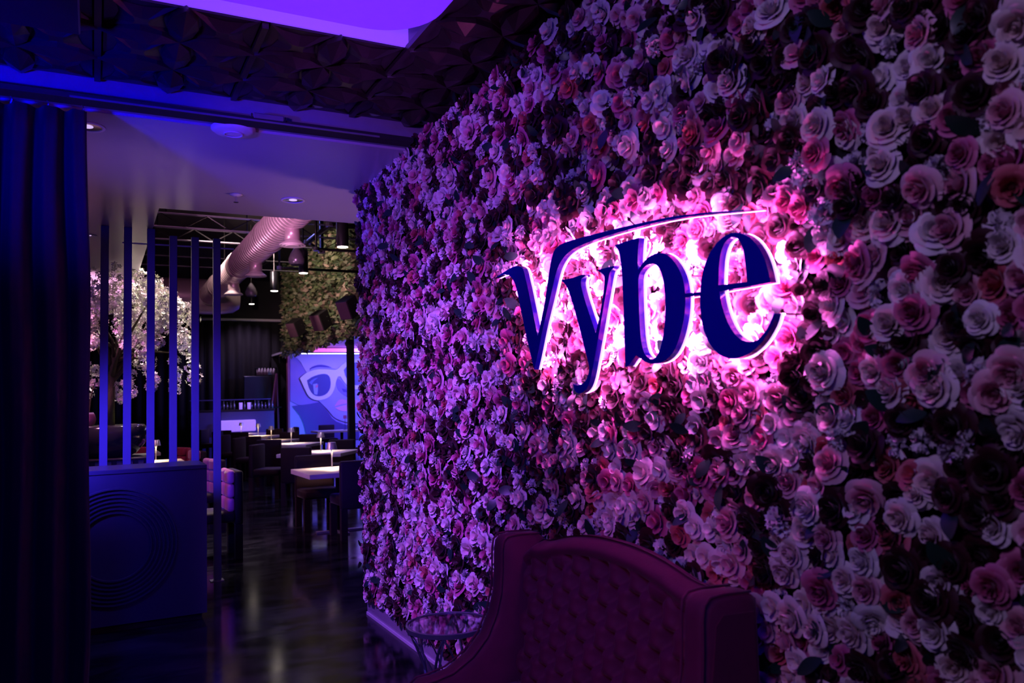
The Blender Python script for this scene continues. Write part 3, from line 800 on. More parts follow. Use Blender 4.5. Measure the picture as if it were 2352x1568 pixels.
def beam(y, z, x0, x1, label, h=.22):
    t = thing('roof_joist', label, 'joist', ((x0 + x1) / 2, y, z), group='roof joists over the dining hall')
    hw = (x1 - x0) / 2
    MB().box(-hw, hw, -.05, .05, -.012, 0).build('bottom_flange', MT['header'], t)
    MB().box(-hw, hw, -.05, .05, h, h + .012).build('top_flange', MT['header'], t)
    n = max(4, int(hw * 2 / .7))
    for k in range(n):
        a = -hw + 2 * hw * k / n; b = -hw + 2 * hw * (k + 1) / n
        MB().tube([(a, 0, 0), ((a + b) / 2, 0, h), (b, 0, 0)], .011, 6).build('lattice_bar', MT['black_metal'], t)
    for e in (-1, 1): MB().tube([(e * hw * .8, 0, h), (e * hw * .8, 0, DZ - z)], .015, 6).build('drop_rod', MT['black_metal'], t)
ja, jb, jc = onz(700, 506, 3.62), onz(600, 560, 4.35), onz(600, 612, 4.5)
beam(ja.y, 3.72, .6, 5.0, 'steel roof joist just beyond the soffit edge')
beam(jb.y, 4.55, .6, 5.0, 'steel roof joist crossing behind the first duct diffuser')
beam(16.5, 4.75, .6, 5.0, 'steel roof joist crossing above the middle tables')
beam(20.5, 4.9, .6, 5.0, 'steel roof joist far down the hall')
# sprinkler pipes
def pipe(pts, label, r=.022):
    t = thing('sprinkler_pipe', label, 'pipe', pts[0], group='sprinkler pipes over the dining hall')
    p0 = Vector(pts[0])
    MB().tube([Vector(p) - p0 for p in pts], r, 8).build('tube', MT['black_metal'], t, True)
    for k in range(1, len(pts) - 1):
        MB().lathe([(r * 1.6, -.03), (r * 1.6, .03)], 10, Matrix.Translation(Vector(pts[k]) - p0)).build('fitting', MT['tube_metal'], t)
a_, b_, c_ = onz(757, 516, 4.3), onz(706, 556, 4.3), onz(706, 556, 4.3) + Vector((.45, .8, 0))
pipe([(a_.x + .4, a_.y, 4.3), a_, b_, c_, (c_.x, c_.y, DZ)], 'grey sprinkler pipe with elbows between duct and foliage wall', .04)
e_, f_ = onz(700, 570, 3.95), onz(800, 572, 3.95)
pipe([(dx + .6, e_.y, DZ), (dx + .6, e_.y, 3.95), (5.0, e_.y, 3.95)], 'straight black pipe running across to the foliage wall', .03)
g_ = onz(640, 615, 4.1)
pipe([(dx + .6, g_.y, DZ), (dx + .6, g_.y, 4.1), (4.9, g_.y, 4.1)], 'second black pipe across the hall behind the nearer pendants', .03)

pend_spec = [(787, 567, 27, 'widest black cylinder pendant light, next to the foliage wall'), (697, 627, 21, 'black cylinder pendant light hanging past the middle diffuser'), (630, 668, 18, 'slim black cylinder pendant light over the middle tables'), (578, 698, 12, 'smallest black cylinder pendant light, far down the hall')]
SPOTS = []
for (px, py, wpx, lab) in pend_spec:
    k = .165 * FOC / wpx
    d = ray(px, py); p = EYE + d * (k / d.dot(CF))
    t = thing('pendant_light', lab, 'pendant light', p, group='cylinder pendant lights in the dining hall')
    MB().lathe([(.0825, 0), (.0825, .40), (.078, .41)], 24).build('shade', MT['steel_dark'], t, True, 40)
    MB().lathe([(.079, -.002), (.079, -.0005)], 24, cap=False).build('reflector_ring', MT['chrome'], t)
    MB().lathe([(.072, -.004), (.072, -.0005)], 24).build('lens', MT['led'], t)
    MB().tube([(0, 0, .41), (0, 0, DZ - p.z)], .012, 6).build('stem', MT['black_metal'], t)
    lamp('pendant_beam', 'SPOT', (0, 0, -.03), 110, (.8, .5, 1.0), None, .06, 120, .7, parent=t); SPOTS.append(p)
for (px, py, lab) in ((681, 590, 'teardrop pendant speaker behind the nearer cylinder lights'), (577, 667, 'teardrop pendant speaker near the far end of the duct')):
    k = 13.2 if px > 600 else 18.0
    d = ray(px, py); p = EYE + d * (k / d.dot(CF))
    t = thing('pendant_speaker', lab, 'speaker', p, group='teardrop pendant speakers')
    MB().lathe([(.10, -.13), (.125, -.10), (.13, -.04), (.10, .05), (.05, .13), (.02, .17)], 20).build('housing', MT['tube_metal'], t, True)
    MB().lathe([(.095, -.135), (.098, -.128)], 20).build('grille', MT['black'], t)
    MB().tube([(0, 0, .17), (0, 0, DZ - p.z)], .006, 6).build('cable', MT['black'], t)

# rail of black drapes at the far wall
q = ony(560, 734, BACK - .25)
dr = thing('drape_rail', 'pale horizontal rail above the black drapes on the far wall', 'rail', (1.5, BACK - .2, q.z))
MB().tube([(-6.5, 0, 0), (4.4, 0, 0)], .045, 8).build('tube', MT['white_paint'], dr)
for x in (-6, -3, 0, 3): MB().box(x - .03, x + .03, 0, .2, -.03, .03).build('bracket', MT['black_metal'], dr)
dp = thing('black_drapes', 'black pleated drapes covering the far wall of the hall', 'drapes', (1.5, BACK - .2, 0))
vs = []; fs = []
for i in range(221):
    x = -6.5 + 10.9 * i / 220; y = .06 * math.sin(i * 1.05) + .03 * math.sin(i * .37)
    vs += [(x, y, .01), (x, y, q.z - .06)]
for i in range(220): fs.append((2 * i, 2 * i + 2, 2 * i + 3, 2 * i + 1))
o = MB().add(vs, fs).build('fabric', MT['drape'], dp, True); o.modifiers.new('thickness', 'SOLIDIFY').thickness = .01

# ------------------------------------------------------------------ foliage bulkhead, alcove
FX = 5.15
fa, fb = 14.0, 24.0
fz = (onx(665, 806, FX).z + onx(835, 768, FX).z) / 2
struct(MB().box(FX, FX + .12, 9.0, fb, fz, DZ).build('wall_bulkhead', MT['wall']), 'bulkhead behind the hanging foliage', 'wall')
struct(MB().box(FX, 12, 9.0, BACK, fz + .06, fz + .12).build('ceiling_alcove', MT['soffit']), 'pale ceiling of the mural alcove', 'ceiling')
gw = thing('foliage_wall', 'hanging wall of mixed green ivy foliage above the mural alcove', 'plant wall', (FX, 19, fz))
n = 15000
rs = np.random.RandomState(3)
Y = rs.uniform(12.5, fb, n); Z = rs.uniform(fz - .08, DZ - .05, n); X = FX - rs.uniform(0, .22, n) - .06 * np.sin(Y * 5) * np.sin(Z * 4)
lv = np.array([(0, 0, 0), (.5, .28, .06), (1, 0, 0), (.5, -.28, .06)])
ax = rs.normal(size=(n, 3)); ax[:, 0] -= .9; ax[:, 2] -= .3; ax /= np.linalg.norm(ax, axis=1)[:, None]
bx_ = np.cross(ax, rs.normal(size=(n, 3))); bx_ /= np.linalg.norm(bx_, axis=1)[:, None]; cx_ = np.cross(ax, bx_)
sz = rs.uniform(.09, .19, n)[:, None, None]
V = np.stack([X, Y - 19, Z - fz], -1); V[:, 0] -= FX
V = V[:, None, :] + sz * (lv[None, :, 0:1] * ax[:, None] + lv[None, :, 1:2] * bx_[:, None] + lv[None, :, 2:3] * cx_[:, None])
pal = np.array([(.10, .15, .06), (.16, .2, .09), (.06, .11, .05), (.3, .24, .17), (.2, .22, .13)])
C = np.repeat(pal[rs.randint(0, 5, n)] * rs.uniform(.7, 1.3, (n, 1)), 4, 0)
me = big_mesh('ivy_leaves', V.reshape(-1, 3), [np.arange(4 * n).reshape(n, 4)], C, MT['foliage'])
o = place(me, 'ivy_leaves', gw); o['kind'] = 'stuff'
# loudspeakers aimed down from the foliage
for (px, py, lab) in ((800, 706, 'black loudspeaker on the foliage wall, nearest to the roses'), (737, 735, 'black loudspeaker in the middle of the foliage wall'), (680, 752, 'black loudspeaker low on the far end of the foliage wall')):
    p = onx(px, py, FX - .6)
    t = thing('loudspeaker', lab, 'loudspeaker', p, group='tilted loudspeakers on the foliage wall')
    Mx = Matrix.Rotation(math.radians(35), 4, 'Z') @ Matrix.Rotation(math.radians(-28), 4, 'Y')
    bo = MB().rbox(-.17, .17, -.15, .15, -.2, .2, .012, 1, Mx).build('cabinet', MT['black'], t)
    MB().rbox(-.182, -.171, -.135, .135, -.185, .185, .004, 1, Mx).build('grille', MT['grille'], t)
    for e in (-.05, .05): MB().lathe([(.012, -.004), (.012, .004)], 8, Mx @ Matrix.Translation((.06, -.153, e)) @ Matrix.Rotation(math.pi / 2, 4, 'X')).build('bolt', MT['chrome'], bo)
    MB().tube([(.12, 0, .02), (.34, 0, .06)], .02, 8).build('bracket', MT['black_metal'], t)
pc = onx(806, 900, FX)
col_ = thing('steel_column', 'dark steel column in front of the mural', 'column', (pc.x, pc.y, 0))
MB().rbox(-.075, .075, -.075, .075, .01, fz - .001, .008, 1).build('shaft', MT['steel_dark'], col_)
MB().box(-.13, .13, -.13, .13, 0, .01).build('base_plate', MT['steel_dark'], col_)
# alcove light fittings
MY = 25.2
s1 = ony(795, 784, 21.0)
def strip(x0, x1, y, z, m, label, th=.05):
    t = thing('strip_light', label, 'strip light', ((x0 + x1) / 2, y, z), group='strip lights under the alcove ceiling'); hw = (x1 - x0) / 2
    MB().box(-hw, hw, -.04, .04, 0, th).build('tube', m, t)
    MB().box(-hw - .02, hw + .02, -.06, .06, th, fz + .06 - z).build('housing', MT['black_metal'], t)
strip(5.6, 9.5, 18.5, fz - .02, MT['strip_white'], 'white strip light under the alcove ceiling beside the column')
strip(5.5, 10.5, 22.6, fz - .06, MT['strip_pink'], 'pink strip light under the alcove ceiling near the mural', .1)
strip(5.5, 10.5, 24.2, fz - .02, MT['strip_white'], 'bluish strip light grazing the top of the mural', .02)
lamp('alcove_blue', 'AREA', (7.6, 22.0, fz - .15), 190, (.16, .12, 1.0), (7.2, MY, 1.3), 1.5, sy=.4)
lamp('alcove_cyan', 'SPOT', (5.6, 23.4, .5), 60, (.0, .3, 1.0), (5.4, MY, .8), .1, 80, 1)

# mural -------------------------------------------------------------------
def mp(pts):
    out = []
    for a, b in pts:
        p = ony(480 + .1913 * a, 760 + .1913 * b, MY); out.append((p.x, p.z))
    return out
m0 = ony(664.6, 900, MY).x; mz1 = ony(700, 812.5, MY).z
mu = thing('mural', 'large mural of a face in white cat-eye sunglasses with pink lips', 'mural', (m0 + 2, MY, 0))
MC = {}
def mmat(n, c):
    if n not in MC: MC[n] = mat('mural_' + n, c, .6, noise=.08, nscale=1.5)
    return MC[n]
def mpiece(name, pts, n, c, k, it=1, holes=(), parent=None):
    P = smooth_poly(mp(pts), it); H = [smooth_poly(mp(h), it) for h in holes]
    return MB().prism(P, -.012 * k - .010, -.012 * k, lambda a, b, d: (a - m0 - 2, d, b), H).build(name, mmat(n, c), mu)
MB().box(-2, 5, 0, .1, .05, mz1).build('board', mmat('ground', (.42, .40, .85)), mu)
MB().box(-2.06, -2.0, -.09, .1, .02, mz1 + .02).build('frame_edge', mmat('edge', (.35, .1, .2)), mu)
R = 2250
mpiece('hair', [(975, 282), (R, 282), (R, 420), (1900, 340), (1700, 380), (1600, 470), (1400, 430), (1250, 440), (1190, 520), (1150, 470), (1090, 350)], 'hair', (.72, .66, .92), 1)
mpiece('hair_shadow', [(975, 300), (1080, 350), (1150, 470), (1190, 560), (1230, 780), (1320, 860), (1250, 880), (1100, 900), (975, 840)], 'hair_shadow', (.32, .24, .66), 1)
mpiece('neck_shadow', [(1000, 900), (1180, 880), (1330, 850), (1420, 960), (1490, 1070), (1640, 1130), (1800, 1140), (1800, 1300), (1180, 1300), (1120, 1050)], 'neck_shadow', (.09, .07, .34), 2)
mpiece('face', [(1180, 520), (1230, 440), (1330, 405), (1460, 440), (1560, 470), (1700, 380), (1900, 330), (R, 400), (R, 1000), (2000, 1080), (1800, 1115), (1640, 1095), (1500, 1045), (1430, 950), (1330, 850), (1230, 770)], 'face', (.42, .42, .86), 3)
mpiece('eyebrow', [(1200, 460), (1240, 425), (1320, 402), (1400, 412), (1470, 440), (1390, 436), (1300, 432), (1240, 450)], 'brow', (.10, .07, .42), 4)
mpiece('cheek_shadow', [(1530, 560), (1590, 600), (1650, 690), (1700, 760), (1650, 790), (1590, 750), (1540, 700), (1520, 630)], 'cheek', (.26, .22, .62), 4)
mpiece('nostril', [(1590, 690), (1640, 700), (1650, 735), (1610, 730)], 'brow', (.10, .07, .42), 5)
mpiece('glasses_frame', [(1085, 570), (1110, 540), (1180, 492), (1280, 460), (1420, 460), (1500, 470), (1545, 455), (1580, 410), (1640, 365), (1760, 335), (1920, 335), (2010, 400), (2000, 540), (1920, 640), (1820, 695), (1730, 705), (1660, 665), (1605, 600), (1570, 545), (1540, 548), (1518, 600), (1502, 690), (1462, 770), (1400, 815), (1310, 835), (1240, 820), (1185, 780), (1140, 690), (1105, 610)], 'white', (.95, .93, .97), 6)
L1_ = [(1170, 592), (1240, 545), (1330, 517), (1400, 515), (1440, 545), (1455, 620), (1445, 700), (1400, 760), (1330, 785), (1260, 775), (1215, 730), (1185, 660)]
L2_ = [(1610, 470), (1660, 405), (1740, 375), (1830, 380), (1890, 420), (1905, 500), (1880, 580), (1820, 640), (1750, 655), (1680, 620), (1630, 550)]
mpiece('lens', L1_, 'lens', (.07, .08, .34), 7); mpiece('lens', L2_, 'lens2', (.16, .16, .42), 7)
mpiece('lens_glint', [(1240, 640), (1290, 630), (1300, 700), (1290, 765), (1255, 760), (1245, 700)], 'glint', (.4, .5, .95), 8)
mpiece('lens_glint', [(1270, 655), (1300, 640), (1296, 675), (1272, 685)], 'glint_pink', (.8, .25, .4), 9)
mpiece('lens_glint', [(1190, 620), (1240, 575), (1300, 560), (1240, 610), (1225, 650)], 'glint2', (.16, .22, .62), 8)
mpiece('lips', [(1500, 908), (1540, 835), (1590, 815), (1640, 832), (1700, 800), (1800, 840), (1850, 860), (1640, 872), (1560, 888)], 'lip', (.85, .38, .60), 4)
mpiece('lips', [(1508, 922), (1580, 900), (1680, 878), (1800, 866), (1760, 925), (1650, 966), (1560, 957)], 'lip2', (.95, .42, .62), 4)
mpiece('chin_shadow', [(1790, 960), (1850, 900), (1900, 800), (R, 780), (R, 1000), (1950, 1070), (1850, 1100)], 'chin', (.22, .22, .62), 4)

# ------------------------------------------------------------------ bar at the far left
B0 = ony(440, 1000, 24.8); B1 = ony(630, 1000, 24.8)
bzt = ony(520, 941, 24.8).z
br = thing('bar_counter', 'blue-lit bar counter with a lilac glowing front at the back', 'bar', ((B0.x + B1.x) / 2, 24.8, 0))
bw = (B1.x - B0.x) / 2
MB().box(-bw, bw, 0, .6, 0, bzt - .05).build('body', MT['bar_front'], br)
MB().rbox(-bw - .03, bw + .03, -.05, .65, bzt - .05, bzt, .01, 1).build('worktop', MT['black'], br)
zs = ony(520, 917, 25.2).z
sh = thing('bar_shelf', 'dark blue shelf raised on supports along the back of the bar', 'shelf', (br.location.x, 24.8, bzt))
MB().box(-bw, bw, .5, .6, zs - .03 - bzt, zs - bzt).build('board', MT['bar_front'], sh)
for e in (-1, 0, 1): MB().box(e * bw * .97 - .03, e * bw * .97 + .03, .5, .6, 0, zs - .03 - bzt).build('support', MT['black'], sh)
lp0, lp1 = ony(500, 993, 24.6), ony(588, 963, 24.6)
MB().rbox(lp0.x - br.location.x, lp1.x - br.location.x, -.2, -.02, lp0.z, lp1.z, .04, 3).build('glowing_front', MT['lilac_panel'], br)
gl = MB().lathe([(.03, 0), (.035, .10), (.03, .17), (.012, .2), (.012, .27)], 10).mesh('bottle', MT['tube_metal'], True)
k = 0
for px in range(507, 628, 8):
    if px in (547, 555, 571): continue
    q = ony(px, 941, 25.1)
    o = place(gl, 'bottle', None, (q.x, 25.2, bzt + .001), (0, 0, 0)); o.scale = (1, 1, .7 + .35 * ((k * 37) % 10) / 10); k += 1
    tag(o, 'small glass bottle among the row on the bar counter', 'bottle', 'bottles on the bar')
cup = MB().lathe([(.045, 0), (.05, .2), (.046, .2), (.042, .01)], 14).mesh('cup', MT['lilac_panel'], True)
for px, lab in ((553, 'tall lilac cup on the bar, nearer the posts'), (572, 'tall lilac cup on the bar, nearer the mural')):
    q = ony(px, 940, 24.95); o = place(cup, 'cup', None, (q.x, 24.95, bzt + .001), (0, 0, 0)); tag(o, lab, 'cup', 'lilac cups on the bar')
c0, c1 = ony(560, 917, 26.2), ony(625, 863, 26.2)
t = thing('screen_panel', 'dark blank screen on a stand behind the bar', 'screen', ((c0.x + c1.x) / 2, 26.2, 0))
hw = (c1.x - c0.x) / 2
MB().rbox(-hw, hw, -.04, .04, c0.z, c1.z, .015, 1).build('display', MT['steel_dark'], t)
MB().box(-.06, .06, -.02, .02, .02, c0.z).build('pole', MT['black_metal'], t); MB().box(-.4, .4, -.25, .25, 0, .02).build('base', MT['black_metal'], t)
c0, c1 = ony(590, 861, 26.55), ony(632, 845, 26.55)
t = thing('pleated_valance', 'small pale pleated valance above the dark screen', 'valance', ((c0.x + c1.x) / 2, 26.55, c0.z)); hw = (c1.x - c0.x) / 2
vs = []; fs = []
for i in range(31): x = -hw + 2 * hw * i / 30; y = .03 * math.sin(i * 1.3); vs += [(x, y, 0), (x, y, c1.z - c0.z)]
for i in range(30): fs.append((2 * i, 2 * i + 2, 2 * i + 3, 2 * i + 1))
o = MB().add(vs, fs).build('fabric', MT['lilac_panel'] if 0 else MT['white_paint'], t, True); o.modifiers.new('thickness', 'SOLIDIFY').thickness = .01
MB().tube([(-hw - .05, 0, c1.z - c0.z), (hw + .05, 0, c1.z - c0.z)], .02, 8).build('rod', MT['black_metal'], t)
for e in (-1, 1): MB().tube([(e * (hw + .04), 0, -c0.z), (e * (hw + .04), 0, c1.z - c0.z)], .015, 6).build('upright', MT['black_metal'], t)
c0, c1 = ony(628, 950, 26.0), ony(638, 858, 26.0)
t = thing('easel', 'slender pinkish wooden easel standing beside the bar', 'easel', (c0.x, 25.7, 0))
for dx_ in (-.32, .12): MB().tube([(dx_, 0, 0), (.06, .05, c1.z)], .03, 6).build('leg', MT['chair_pink'], t)
MB().tube([(0, .5, 0), (.06, .08, c1.z - .1)], .025, 6).build('leg', MT['chair_pink'], t)
MB().box(-.22, .2, -.03, .03, 1.4, 1.44).build('ledge', MT['black'], t)

# ------------------------------------------------------------------ tables, lamps, chairs
TZ = .72
def make_table(wx, wy):
    t = thing('dining_table', '', 'table', (0, 0, 0), 0, 'pale dining tables')
    MB().rbox(-wx / 2, wx / 2, -wy / 2, wy / 2, TZ - .055, TZ, .004, 1).build('tabletop', MT['table'], t)
    MB().box(-.035, .035, -.035, .035, .02, TZ - .055).build('column', MT['black_metal'], t)
    MB().box(-.28, .28, -.04, .04, 0, .02).build('foot', MT['tube_metal'], t)
    MB().box(-.04, .04, -.28, .28, 0, .0195).build('foot', MT['tube_metal'], t)
    return t
def make_lamp():
    t = thing('table_lamp', '', 'lamp', (0, 0, 0), 0, 'cordless table lamps')
    MB().lathe([(.055, 0), (.055, .006), (.012, .012)], 24).build('base', MT['lamp_metal'], t, True, 40)
    MB().lathe([(.008, .01), (.007, .12), (.011, .18), (.020, .235), (.018, .25), (.006, .262), (.006, .30)], 14).build('stem', MT['lamp_metal'], t, True)
    MB().lathe([(.066, .225), (.048, .305), (.044, .31), (.001, .311), (.001, .308), (.044, .306), (.062, .226)], 28, cap=False).build('shade', MT['lamp_metal'], t, True, 35)
    MB().lathe([(.02, .268), (.026, .28), (.02, .295)], 14).build('bulb', MT['bulb'], t, True)
    lamp('lamp_glow', 'SPOT', (0, 0, .232), 60, (1.0, .68, .44), None, .03, 140, .6, parent=t)
    return t
def make_chair(m, tuft=False, mt=None):
    t = thing('dining_chair', '', 'chair', (0, 0, 0), 0, 'velvet dining chairs')
    MB().rbox(-.23, .23, -.20, .25, .36, .47, .03, 2).build('seat', m, t, True, 60)
    MB().rbox(-.235, .235, -.27, -.19, .33, .86, .022, 2).build('backrest', m, t, True, 60)
    for sx in (-1, 1):
        MB().box(sx * .195 - .035, sx * .195 + .035, -.265, -.195, 0, .335).build('leg', m, t)
        MB().box(sx * .195 - .035, sx * .195 + .035, .175, .245, 0, .365).build('leg', m, t)
    if tuft:
        b = [c for c in t.children if c.name.startswith('backrest')][0]
        for i in range(2):
            for j in range(3):
                MB().rbox(-.225 + i * .228, -.003 + i * .228, -.195, -.125, .46 + j * .137, .595 + j * .137, .03, 3).build('cushion', mt or m, b, True)
    return t
R35 = math.radians(-35)
tabs = [((760, 1068), (.92, .95), 0, .0, 'pale square table nearest the flower wall, behind the foremost dark chair'),
        ((737, 1036), (1.05, .95), R35, 1, 'pale angled table second in the row along the flower wall'),
        ((669, 1018), (1.05, .95), R35, 1, 'pale angled table third in the row, before the mural'),
        ((623, 1010), (1.05, .95), R35, 1, 'pale angled table fourth in the row, in front of the mural edge'),
        ((593, 1000.5), (1.0, .95), R35, 1, 'pale angled table fifth in the row, before the bar'),
        ((554, 995.5), (1.2, .95), R35, 1, 'farthest pale table of the row, before the lilac bar front')]
lamplab = ['chrome table lamp standing taller than the foremost dark chair', 'chrome table lamp on the second table of the row', 'chrome table lamp on the third table, left of the mural face', 'chrome table lamp on the fourth table, below the mural edge', 'chrome table lamp on the fifth table, against the bar', 'chrome table lamp on the farthest table, against the lilac front']
protoL = None
TP = []
for i, ((px, py), (wx, wy), rz, _, lab) in enumerate(tabs):
    p = onz(px, py, TZ)
    c = Vector((p.x, p.y, 0))
    if i == 0: c = Vector((2.56, 9.36, 0))
    else: c = c + Vector((-.05, -.1, 0))
    t = make_table(wx, wy); t.location = c; t.rotation_euler = (0, 0, rz); t['label'] = lab
    TP.append((c, rz, wx, wy))
    if i == 0: p = Vector((2.54, 9.60, TZ))
    if protoL is None:
        protoL = make_lamp(); protoL.location = (p.x, p.y, TZ); protoL['label'] = lamplab[0]
    else:
        l = dup(protoL, lamplab[i], (p.x, p.y, TZ), 0)
ch_plain = make_chair(MT['chair']); ch_tuft = make_chair(MT['chair'], True, MT['chair_pink']); ch_red = make_chair(MT['chair_red'], True)
used = set()
def chair(proto, x, y, face, label):
    """face: heading in degrees, 0 = +Y, positive to the right"""
    rz = -math.radians(face)
    if proto.name not in used:
        used.add(proto.name); proto.location = (x, y, 0); proto.rotation_euler = (0, 0, rz); proto['label'] = label; return proto
    return dup(proto, label, (x, y, 0), rz)
chair(ch_plain, 2.62, 8.93, 0, 'foremost dark plum chair, its back to the lounge')
chair(ch_plain, 2.44, 9.86, 180, 'dark plum chair facing the lounge behind the nearest table')
def tl(i, lx, ly):
    c, rz, wx, wy = TP[i]; return c.x + lx * math.cos(rz) - ly * math.sin(rz), c.y + lx * math.sin(rz) + ly * math.cos(rz)
nth = ['first', 'second', 'third', 'fourth', 'fifth', 'farthest']
for i in range(1, 6):
    for (lx, ly, f, d) in ((.05, -.84, 35, 'lounge side'), (-.86, .05, 125, 'aisle side'), (.0, .84, 215, 'far side')):
        x, y = tl(i, lx, ly)
        if i == 5 and d == 'far side': continue
        chair(ch_plain, x, y, f, 'dark plum chair on the %s of the %s table in the row' % (d, nth[i]))
x, y = tl(1, .84, 0.05); chair(ch_plain, x, y, 305, 'dark plum chair between the second table and the flower wall')
# aisle chairs with cushioned backs (facing the tree side)
d_ = onz(528, 1236, 0); chair(ch_tuft, 1.03, 8.52, -92, 'rose velvet chair with six back cushions beside the last post')
chair(ch_tuft, 1.10, 10.35, -100, 'rose velvet cushioned chair between the last two posts')
chair(ch_tuft, 1.14, 12.55, -100, 'rose velvet cushioned chair seen past the fourth post')
T8 = onz(366, 1062, TZ); T9 = onz(308, 1038, TZ)
t = make_table(.8, .8); t.location = (T8.x - .05, T8.y + .3, 0); t['label'] = 'pale table seen between the third and fourth posts'
dup(protoL, 'chrome table lamp seen between the third and fourth posts', (onz(358, 1058, TZ).x, onz(358, 1058, TZ).y, TZ), 0)
t = make_table(1.0, 1.3); t.location = (T9.x - .1, T9.y, 0); t['label'] = 'pale table glimpsed beneath the tree urn'
chair(ch_red, .5, 14.55, 200, 'red cushioned chair behind the table between the posts')
chair(ch_red, 1.04, 13.8, 250, 'red cushioned chair seen beside the fourth post')
# tables and chairs in the alcove
for (px, py, wx, wy, lab) in ((785, 987, 1.6, .8, 'long pale table in the alcove left of the column'), (850, 976, 1.4, .8, 'pale table in the alcove right of the column')):
    p = onz(px, py, TZ); t = make_table(wx, wy); t.location = (p.x, p.y, 0); t['label'] = lab
al = onz(785, 987, TZ)
chair(ch_plain, al.x - .2, al.y + .72, 180, 'black-looking chair behind the long alcove table')
chair(ch_plain, al.x - 1.05, al.y + .1, 90, 'dark chair at the near end of the long alcove table')
cp = onz(792, 985, TZ)
t = thing('card_holder', 'small card on a thin stand on the alcove table', 'card holder', (al.x + .1, al.y, TZ))
MB().lathe([(.05, 0), (.05, .01)], 14).build('base', MT['black_metal'], t); MB().tube([(0, 0, .01), (0, 0, .34)], .006, 6).build('stem', MT['black_metal'], t); MB().box(-.05, .05, -.004, .004, .32, .42).build('card', MT['chair_pink'], t)

# ------------------------------------------------------------------ blossom tree in its urn on a slatted cabinet
tp = ony(250, 1000, 9.6)
cab = thing('slatted_cabinet', 'black slatted cabinet carrying the big urn', 'cabinet', (tp.x - .1, 9.6, 0))
urn_z0 = ony(250, 1049, 9.6).z; rim_z = ony(300, 974, 9.6).z
MB().box(-.75, .48, -.38, .38, .0, urn_z0 - .02).build('body', MT['black'], cab)
MB().rbox(-.77, .50, -.41, .41, urn_z0 - .02, urn_z0, .005, 1).build('top', MT['black'], cab)
for k in range(12): MB().box(-.73 + k * .1, -.68 + k * .1, -.40, -.381, .06, urn_z0 - .03).build('slat', MT['stand'], cab)
ur = thing('urn', 'large glossy black rounded urn under the blossom tree', 'pot', (tp.x, 9.6, urn_z0))
h = rim_z - urn_z0
MB().lathe([(.20, 0), (.27, h * .10), (.36, h * .42), (.385, h * .70), (.37, h * .92), (.345, h), (.32, h), (.33, h * .9), (.30, h * .8)], 40, cap=False).build('vessel', MT['pot'], ur, True)
MB().lathe([(.325, h * .9), (.28, h * .97), (.001, h * 1.0)], 24, cap=False).build('moss', MT['moss'], ur, True)
sv = thing('small_vase', 'small pale round vase beside the tree trunk', 'vase', (ony(203, 960, 9.5).x, 9.46, rim_z - .012))
MB().lathe([(.02, 0), (.06, .03), (.075, .08), (.06, .13), (.045, .15), (.04, .15), (.05, .12)], 24, cap=False).build('body', MT['chair_pink'], sv, True)
MB().lathe([(.06, .128), (.047, .152), (.043, .152)], 24, cap=False).build('neck_band', MT['white_paint'], sv, True)
MB().tube([(0, 0, .1), (.02, 0, .3), (.05, .02, .45)], .008, 6).build('stem', MT['bark'], sv)
tr_ = thing('blossom_tree', 'artificial blossom tree with a dense white crown in the urn', 'tree', (tp.x, 9.6, rim_z - .01))
def tz_(px, py): 
    q = ony(px, py, 9.6); return Vector((q.x - tp.x, 0, q.z - rim_z + .01))
R3 = random.Random(8)
trunk = [Vector((.0, 0, 0)), tz_(252, 900), tz_(258, 850), tz_(268, 790)]
trunk[0] = tz_(247, 974); trunk[0].z = 0
MB().tube(trunk, [.075, .05, .04, .028], 10).build('trunk', MT['bark'], tr_, True)
tips = []
for k in range(16):
    st_ = trunk[1].lerp(trunk[3], R3.random() * .9 + .1)
    px, py = R3.uniform(150, 425), R3.uniform(650, 840)
    en = tz_(px, py); en.y = R3.uniform(-.55, .55)
    mid = st_.lerp(en, .5) + Vector((0, 0, R3.uniform(.02, .12)))
    MB().tube([st_, mid, en], [.022, .014, .006], 6).build('branch', MT['bark'], tr_, True); tips.append(en)
# crown blossoms: clusters over a lobed crown volume
rs = np.random.RandomState(12)
cl = []
while len(cl) < 150:
    px = rs.uniform(110, 440); t_ = (px - 300) / 140
    py = rs.uniform(630, 880)
    top = 632 + 45 * max(0, t_) ** 2 * 2.2 + (30 if px < 200 else 0); bot = 800 + 70 * math.sin(px * .045) + (20 if px > 380 else 0) - (30 if 255 < px < 330 else 0)
    if not (top < py < bot): continue
    v = tz_(px, py); v.y = rs.uniform(-.6, .6) * math.sqrt(max(0.1, 1 - ((px - 270) / 190) ** 2)); cl.append((v, R3.uniform(.07, .12)))
for (px, py) in ((345, 890), (352, 870), (300, 900), (290, 880), (400, 895), (405, 875), (405, 855), (270, 905), (260, 885), (215, 880), (220, 850), (300, 860), (398, 830), (340, 850), (200, 905), (283, 915)):
    v = tz_(px, py); v.y = rs.uniform(-.2, .2); cl.append((v, .06))
VV, FF, CC, n0 = [], [], [], 0
fl = [];
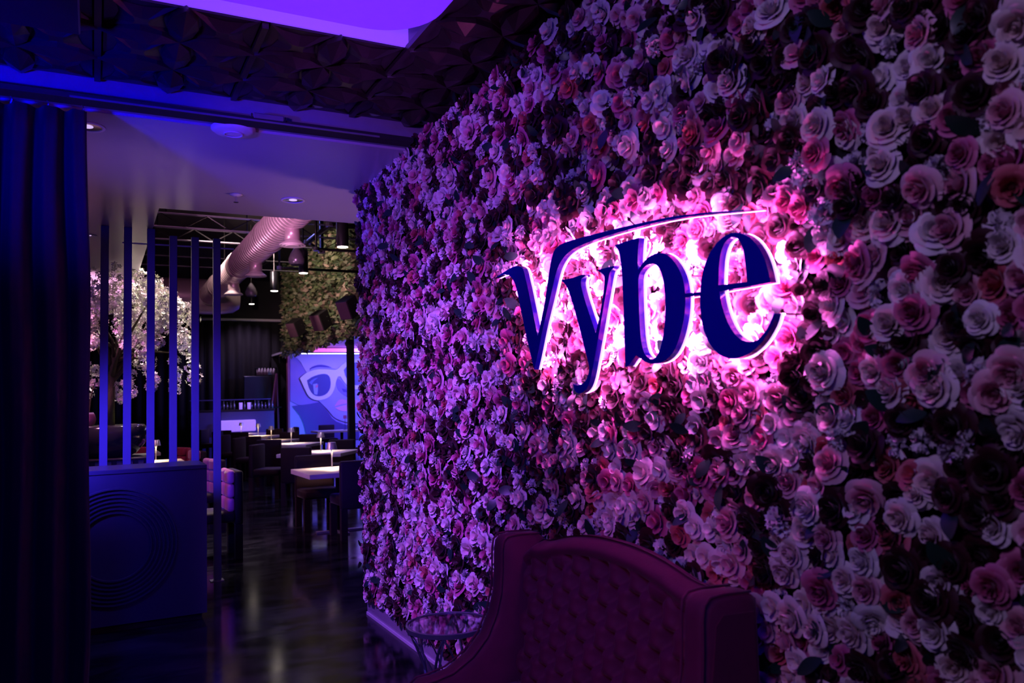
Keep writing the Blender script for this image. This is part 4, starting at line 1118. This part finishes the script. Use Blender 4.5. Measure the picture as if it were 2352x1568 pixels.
for k in range(5):
    a = 2 * math.pi * k / 5
    fl.append([(0, 0, 0), (.6 * math.cos(a - .45), .6 * math.sin(a - .45), .22), (1.0 * math.cos(a), 1.0 * math.sin(a), .35), (.6 * math.cos(a + .45), .6 * math.sin(a + .45), .22)])
fl = np.array(fl).reshape(-1, 3); ff = np.arange(20).reshape(5, 4)
for v, r in cl:
    for q in range(26):
        d = rs.normal(size=3); d /= np.linalg.norm(d); pos = np.array(v) + d * r * rs.uniform(.5, 1.1)
        t1 = np.cross(d, rs.normal(size=3)); t1 /= np.linalg.norm(t1); t2 = np.cross(d, t1)
        s_ = rs.uniform(.024, .038)
        VV.append(pos + s_ * (fl[:, 0:1] * t1 + fl[:, 1:2] * t2 + fl[:, 2:3] * d)); FF.append(ff + n0); n0 += 20
        c = np.array([(.82, .74, .76), (.78, .80, .62), (.85, .66, .74), (.62, .68, .42)][rs.choice(4, p=[.42, .25, .22, .11])])
        CC.append(np.tile(c, (20, 1)))
me = big_mesh('blossoms', np.concatenate(VV), [np.concatenate(FF)], np.concatenate(CC), MT['blossom'])
o = place(me, 'blossoms', tr_); o['kind'] = 'stuff'

# ------------------------------------------------------------------ hall light (unseen spots added above, behind curtain and soffit)
lamp('tree_light', 'SPOT', (1.6, 10.4, 5.3), 2400, (1.0, .84, .80), (tp.x + .2, 9.6, 2.2), .15, 50, .9)
lamp('tree_front', 'SPOT', (-.6, 6.9, 2.7), 26, (.22, .08, 1.0), (tp.x - .1, 9.4, 1.9), .1, 50, .9)
lamp('soffit_arm_fill', 'SPOT', (-1.0, 10.6, .9), 1500, (1.0, .45, .72), (tp.x - .5, 11.2, 3.0), .1, 80, 1)  # unseen spot added to brighten the soffit arm in pink
lamp('hall_blue', 'SPOT', (3.0, 15.5, 5.4), 420, (.22, .22, 1.0), (2.6, 13, 0), .3, 110, 1)
lamp('foliage_light', 'SPOT', (1.5, 15.5, 5.2), 1300, (1.0, .66, .58), (FX, 19.5, 3.9), .2, 70, .9)
lamp('duct_light', 'SPOT', (.9, 8.6, 3.4), 420, (1.0, .30, .72), (dx, 13, 4.2), .15, 60, .9)
